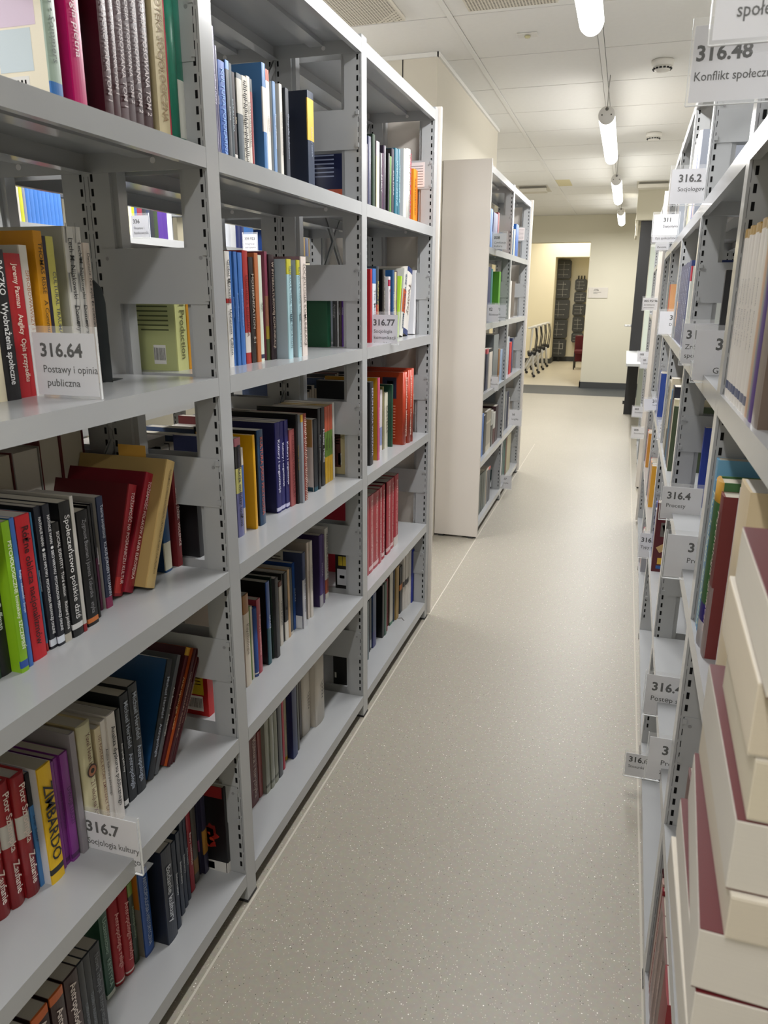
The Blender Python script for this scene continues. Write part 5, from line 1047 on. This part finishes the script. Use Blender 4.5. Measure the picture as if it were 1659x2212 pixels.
sign(-2.06, -1.97, 3.98, 1.60, 1.70, '339.923', ['Integracja', 'europejska'], 'sign reading 339.923 seen through the rack', bigsize=.02)

# ------------------------------------------------------------------ ceiling things
def perforated(x0, x1, y0, y1, label, radial):
    t = empty('ceiling_vent', (x0, y0, CZ), 0, label, 'air vent', 'air vents in the ceiling')
    m = mat('#d8d2c4', .5); b = MB(); b.box(0, x1-x0, 0, y1-y0, -.014, 0, m); b.obj('plate', t, .003)
    b = MB(); hm = mat('#7b776c', .8); k = 0
    w, d = x1-x0, y1-y0
    nx, ny = int(w/.0125), int(d/.0125)
    for i in range(1, nx):
        for j in range(1, ny):
            px, py = i*w/nx, j*d/ny
            if radial and math.hypot(px-w/2, py-d/2) > min(w, d)*.5 and (i+j) % 2: continue
            b.box(px-.0032, px+.0032, py-.0026, py+.0026, -.0147, -.0139, hm)
    b.obj('hole_pattern', t)
perforated(-1.395, -.995, 3.07, 3.487, 'square perforated ceiling vent above the near left rack', True)
perforated(-.72, -.36, 3.15, 3.46, 'perforated ceiling vent at the top edge, left of the tube lamp', False)
def slotvent(x, y, label):
    t = empty('ceiling_vent', (x, y, CZ), 0, label, 'air vent', 'air vents in the ceiling')
    m = mat('#cbc6ba', .5); b = MB(); b.box(-.16, .16, 0, .55, -.006, 0, m); b.box(-.15, .15, .02, .2, -.06, -.05, m); b.box(-.15, .15, 0, .02, -.065, -.03, m); b.obj('frame', t, .002)
    b = MB()
    for k in range(3): b.box(-.14, .14, .03+.05*k, .06+.05*k, -.03, -.006, mat('#8b877d', .7))
    b.obj('slats', t)
slotvent(-1.07, 8.75, 'slot ceiling vent above the farther left rack')
slotvent(.16, 8.72, 'slot ceiling vent right of the tube lamps near the bulkhead')
def detector(x, y, label):
    t = empty('smoke_detector', (x, y, CZ), 0, label, 'smoke detector', 'smoke detectors on the ceiling')
    m = mat('#dedbd4', .35); b = MB(); b.lathe([(.052, 0), (.055, -.012), (.052, -.026), (.046, -.030)], m); b.obj('base', t)
    b = MB(); b.lathe([(.046, -.03), (.038, -.044), (.034, -.048), (.02, -.052), (.004, -.053)], m); b.obj('sensor', t)
    b = MB()
    for k in range(14):
        a = 2*PI*k/14; b.box(.041*math.cos(a)-.006, .041*math.cos(a)+.006, .041*math.sin(a)-.006, .041*math.sin(a)+.006, -.0425, -.036, mat('#1c1c1c', .7))
    b.obj('grille', t)
detector(.069, 4.43, 'nearer white smoke detector on the ceiling right of the lamps')
detector(.084, 6.257, 'farther white smoke detector on the ceiling right of the lamps')
t = empty('emergency_spot', (-.529, 3.856, CZ), 0, 'tiny clear square emergency spot on the ceiling near the first lamp', 'light')
b = MB(); b.box(-.045, .045, -.03, .03, -.004, 0, mat('#dcdad4', .3)); b.obj('plate', t, .001)
b = MB(); b.lathe([(.004, -.006), (.014, -.006), (.012, -.012), (.003, -.015)], mat('#c9c49a', .2), (0, 0, 0), 14); b.obj('lens', t)
b = MB(); b.box(-.815+.013, -.66, 8.43, 8.9, CZ-.001, CZ+.001, mat('#d9cfa6', .6)); tag(b.obj('ceiling_patch'), 'pale yellow ceiling plate beside the far slot vent', 'ceiling plate')

# ------------------------------------------------------------------ far end things
t = empty('door_sign', (-.554, 12.045, 1.333), 0, 'white room sign reading -125a on the far wall', 'sign')
b = MB(); b.box(0, .279, 0, .015, 0, .151, mat('#cfc9bf', .4)); b.obj('plate', t, .002)
b = MB(); b.box(.05, .051, -.0006, .0, .005, .146, mat('#a8a298', .5)); b.box(.005, .275, -.0006, .0, .1, .101, mat('#a8a298', .5)); b.obj('lines', t)
for s, sz, px, pz in (('-125a', .034, .07, .115), ('Czytelnia czasopism', .014, .07, .083), ('Wypożyczalnia', .010, .07, .066)):
    me = text_mesh(s, 1.0, INK, 'l', .02); o = bpy.data.objects.new('lettering', me); C.objects.link(o); o.parent = t
    o.matrix_local = Matrix(((sz, 0, 0, px), (0, 0, -1, -.001), (0, sz, 0, pz), (0, 0, 0, 1)))
t = empty('glass_door', (.08, 9.45, 0), 0, 'black framed door edge with a steel handle at the aisle end', 'door')
b = MB(); b.box(0, .125, 0, .05, 0, 2.19, mat('#1b1b1c', .45)); b.obj('door_edge', t, .002)
b = MB(); b.tube([(.0, .02, 1.035), (-.03, .02, 1.035), (-.04, .02, 1.035)], .011, mat('#c9c9c9', .25), 10); b.tube([(-.035, .02, 1.035), (-.075, .0, 1.035)], .012, mat('#d0d0d0', .25), 10)
b.lathe([(.022, -.002), (.022, .002)], mat('#1b1b1c', .4), (0, .02, 1.035), 14, 'x'); b.obj('handle', t)
b = MB(); b.box(-.02, .0, .01, .03, .12, .16, mat('#222222', .5)); b.obj('door_stop', t)
t = empty('glass_board', (.21, 9.46, 0), 0, 'pale greenish white glass panel behind the right rack end', 'panel')
b = MB(); b.box(0, .7, 0, .03, .0, 1.93, mat('#c3cbbf', .15)); b.obj('panel', t, .002)
b = MB(); b.box(0, .7, -.002, .0, 1.90, 1.93, mat('#dfe3dc', .3)); b.obj('top_rail', t)
t = empty('wooden_partition', (.21, 9.6, 1.93), 0, 'strip of dim window above the glass panel', 'window')
b = MB(); b.box(0, .7, 0, .03, 0, .25, mat('#7a705c', .3)); b.obj('pane', t)
t = empty('desk', (.05, 7.65, 0), 0, 'white desk top at the end of the right rack', 'desk')
b = MB(); b.box(0, .9, 0, 1.8, .722, .75, mat('#c4c6c6', .4)); b.obj('desk_top', t, .003)
for x, y in ((.7, .1), (.7, 1.7)):
    b = MB(); b.box(x, x+.04, y, y+.04, 0, .722, mat('#9a9c9c', .4)); b.obj('leg', t)
b = MB(); b.box(.3, .9, 1.74, 1.76, .35, .722, mat('#c9cac8', .4)); b.obj('modesty_panel', t)
# dark equipment columns in the recess of the far room
def column(x, y, z0, boxes, label, w=.32, antlers=False):
    t = empty('equipment_column', (x, y, 0), 0, label, 'equipment cabinet', 'dark grey equipment columns in the far room')
    m = mat('#3c3e3f', .5); ln = mat('#a9a9a5', .5); z = z0
    for k, h in enumerate(boxes):
        ww = w+(.03 if k == 2 else 0)
        b = MB(); c = .03
        b.prism([(-ww/2+c, z+.008), (ww/2-c, z+.008), (ww/2, z+.008+c), (ww/2, z+h-c-.008), (ww/2-c, z+h-.008), (-ww/2+c, z+h-.008), (-ww/2, z+h-c-.008), (-ww/2, z+.008+c)], 'y', -.13, 0, m)
        o = b.obj('box', t, .004)
        b = MB(); rq = random.Random(k+int(w*100)); xc = rq.uniform(-.2, .2)*ww
        b.box(xc-.003, xc+.003, -.132, -.13, z+.05, z+h-.05, ln)
        for q in range(3):
            zq = z+h*(.22+.26*q); xe = rq.uniform(.15, .38)*ww; b.box(-ww*.36, xe, -.132, -.13, zq, zq+.005, ln); b.box(xe-.012, xe, -.132, -.13, zq-.005, zq+.010, ln)
        if k == 0: b.box(ww*.05, ww*.3, -.1325, -.13, z+h*.45, z+h*.75, ln); b.box(ww*.08, ww*.27, -.133, -.13, z+h*.48, z+h*.72, m)
        b.obj('line_drawing', o); z += h
    if antlers:
        b = MB()
        for dx in (-.06, 0, .06): b.tube([(dx, -.06, z-.02), (dx, -.06, z+.06)], .014, mat('#2b2b2b', .6), 8)
        b.obj('cap_pins', t)
    b = MB(); b.box(-.02, .02, -.05, -.01, 0, z0+.05, mat('#3a3c3c', .5)); b.obj('stand', t)
column(-1.30, 16.86, .09, (.39, .40, .41, .40, .39), 'taller dark grey equipment column with white line drawings, left in the recess', .30)
column(-.93, 16.86, .40, (.22, .33, .26, .24, .25), 'shorter dark grey equipment column with three pins on top', .24, True)
t = empty('chair', (-.83, 15.4, 0), 0, 'dark red upholstered chair half hidden by the wall edge', 'chair')
b = MB(); b.box(-.06, .3, 0, .05, .12, .62, mat('#5c1420', .7)); b.obj('backrest', t, .02)
b = MB(); b.box(-.04, .3, -.4, 0, .3, .36, mat('#5c1420', .7)); b.obj('seat', t, .02)
for x, y in ((-.03, .02), (.28, .02), (-.03, -.38), (.28, -.38)):
    b = MB(); b.tube([(x, y, 0), (x, y, .32)], .012, mat('#2b2b2b', .5), 8); b.obj('leg', t)
# nested white training chairs on castors
def nest_chair():
    t = empty('nesting_chair', (0, 0, 0), 0, '', 'chair', 'white nesting chairs parked in the far room')
    wm, bk, st = mat('#dcdad4', .4), mat('#1d1d1f', .5), mat('#c9c9c9', .3)
    b = MB(); b.prism([(0, .50), (.012, .50), (.05, .95), (.03, 1.0), (.015, .98), (.0, .55)], 'y', -.22, .22, wm); b.obj('backrest', t, .004)
    b = MB(); b.prism([(-.06, .985), (.06, 1.02), (.11, 1.02), (.12, 1.0), (.05, .99), (-.05, .965)], 'y', -.25, .25, mat('#c9c9c6', .4)); b.obj('headrail', t, .004)
    b = MB(); b.prism([(-.03, .42), (.12, .44), (.13, .50), (.0, .52), (-.04, .5)], 'y', -.2, .2, bk); b.obj('seat', t, .01)
    for s in (-1, 1):
        b = MB(); b.tube([(.10, s*.24, .99), (.13, s*.25, .8), (.11, s*.25, .5), (.07, s*.24, .46)], .01, bk, 8); b.obj('armrest', t)
    for s in (-1, 1):
        for dx in (-.14, .10):
            b = MB(); b.tube([(.06, s*.2, .46), (dx, s*.23, .06)], .014, st, 8); o = b.obj('leg', t)
            b = MB(); b.lathe([(.028, -.012), (.03, -.008), (.03, .008), (.028, .012)], bk, (dx, s*.23, .03), 14, 'y'); b.obj('castor', o)
    return t
proto = nest_chair(); proto.scale = (.9, .9, .84)
def dup(root, loc, rz, label):
    r = root.copy(); C.objects.link(r); r.location = loc; r.rotation_euler = (0, 0, rz); r.scale = root.scale; r['label'] = label
    for ch in list(root.children):
        c = ch.copy(); C.objects.link(c); c.parent = r
        for g in ch.children:
            d = g.copy(); C.objects.link(d); d.parent = c
    return r
cl = ['white nesting chair nearest in the row by the far wall', 'second white nesting chair of the row', 'third white nesting chair of the row', 'fourth white nesting chair, nearest the recess']
for k in range(4):
    loc = (-1.54+.01*k, 13.5+.68*k, 0); rz = .15
    if k == 0: proto.location = loc; proto.rotation_euler = (0, 0, rz); proto['label'] = cl[0]
    else: dup(proto, loc, rz, cl[k])
# notices on two rack sides
for y, x0, z in ((2.957, -.775, 1.765), (5.936, -.775, 1.765)):
    b = MB(); b.box(x0-.05, x0+.012, y-.0008, y, z, z+.085, mat('#dcd2d2', .7))
    for k in range(8): b.box(x0-.045+.003*(k % 3), x0+.006, y-.0011, y-.0008, z+.008+.009*k, z+.010+.009*k, mat('#6a6466', .7))
    tag(b.obj('notice'), 'small printed notice on the side plate of the %s rack end' % ('near left' if y < 4 else 'farther left'), 'notice')
for o in list(C.objects):
    if o.type == 'FONT': bpy.data.objects.remove(o)
# the many small books deep behind and far along the racks, as one object
b = MB(); bpy.context.view_layer.update()
def add_mesh(o):
    me = o.data; mw = o.matrix_world; vs = [b.bm.verts.new(mw @ v.co) for v in me.vertices]
    for p in me.polygons:
        try: f = b.bm.faces.new([vs[i] for i in p.vertices]); f.material_index = b.mi(me.materials[p.material_index])
        except ValueError: pass
dead = []
for r in STUFF:
    for o in [r]+list(r.children): add_mesh(o); dead.append(o)
for o in dead: bpy.data.objects.remove(o)
so = b.obj('distant_books'); tag(so, 'many small books deep behind the racks and far down both sides of the aisle', 'books', kind='stuff')
print('OBJECTS', len(C.objects))
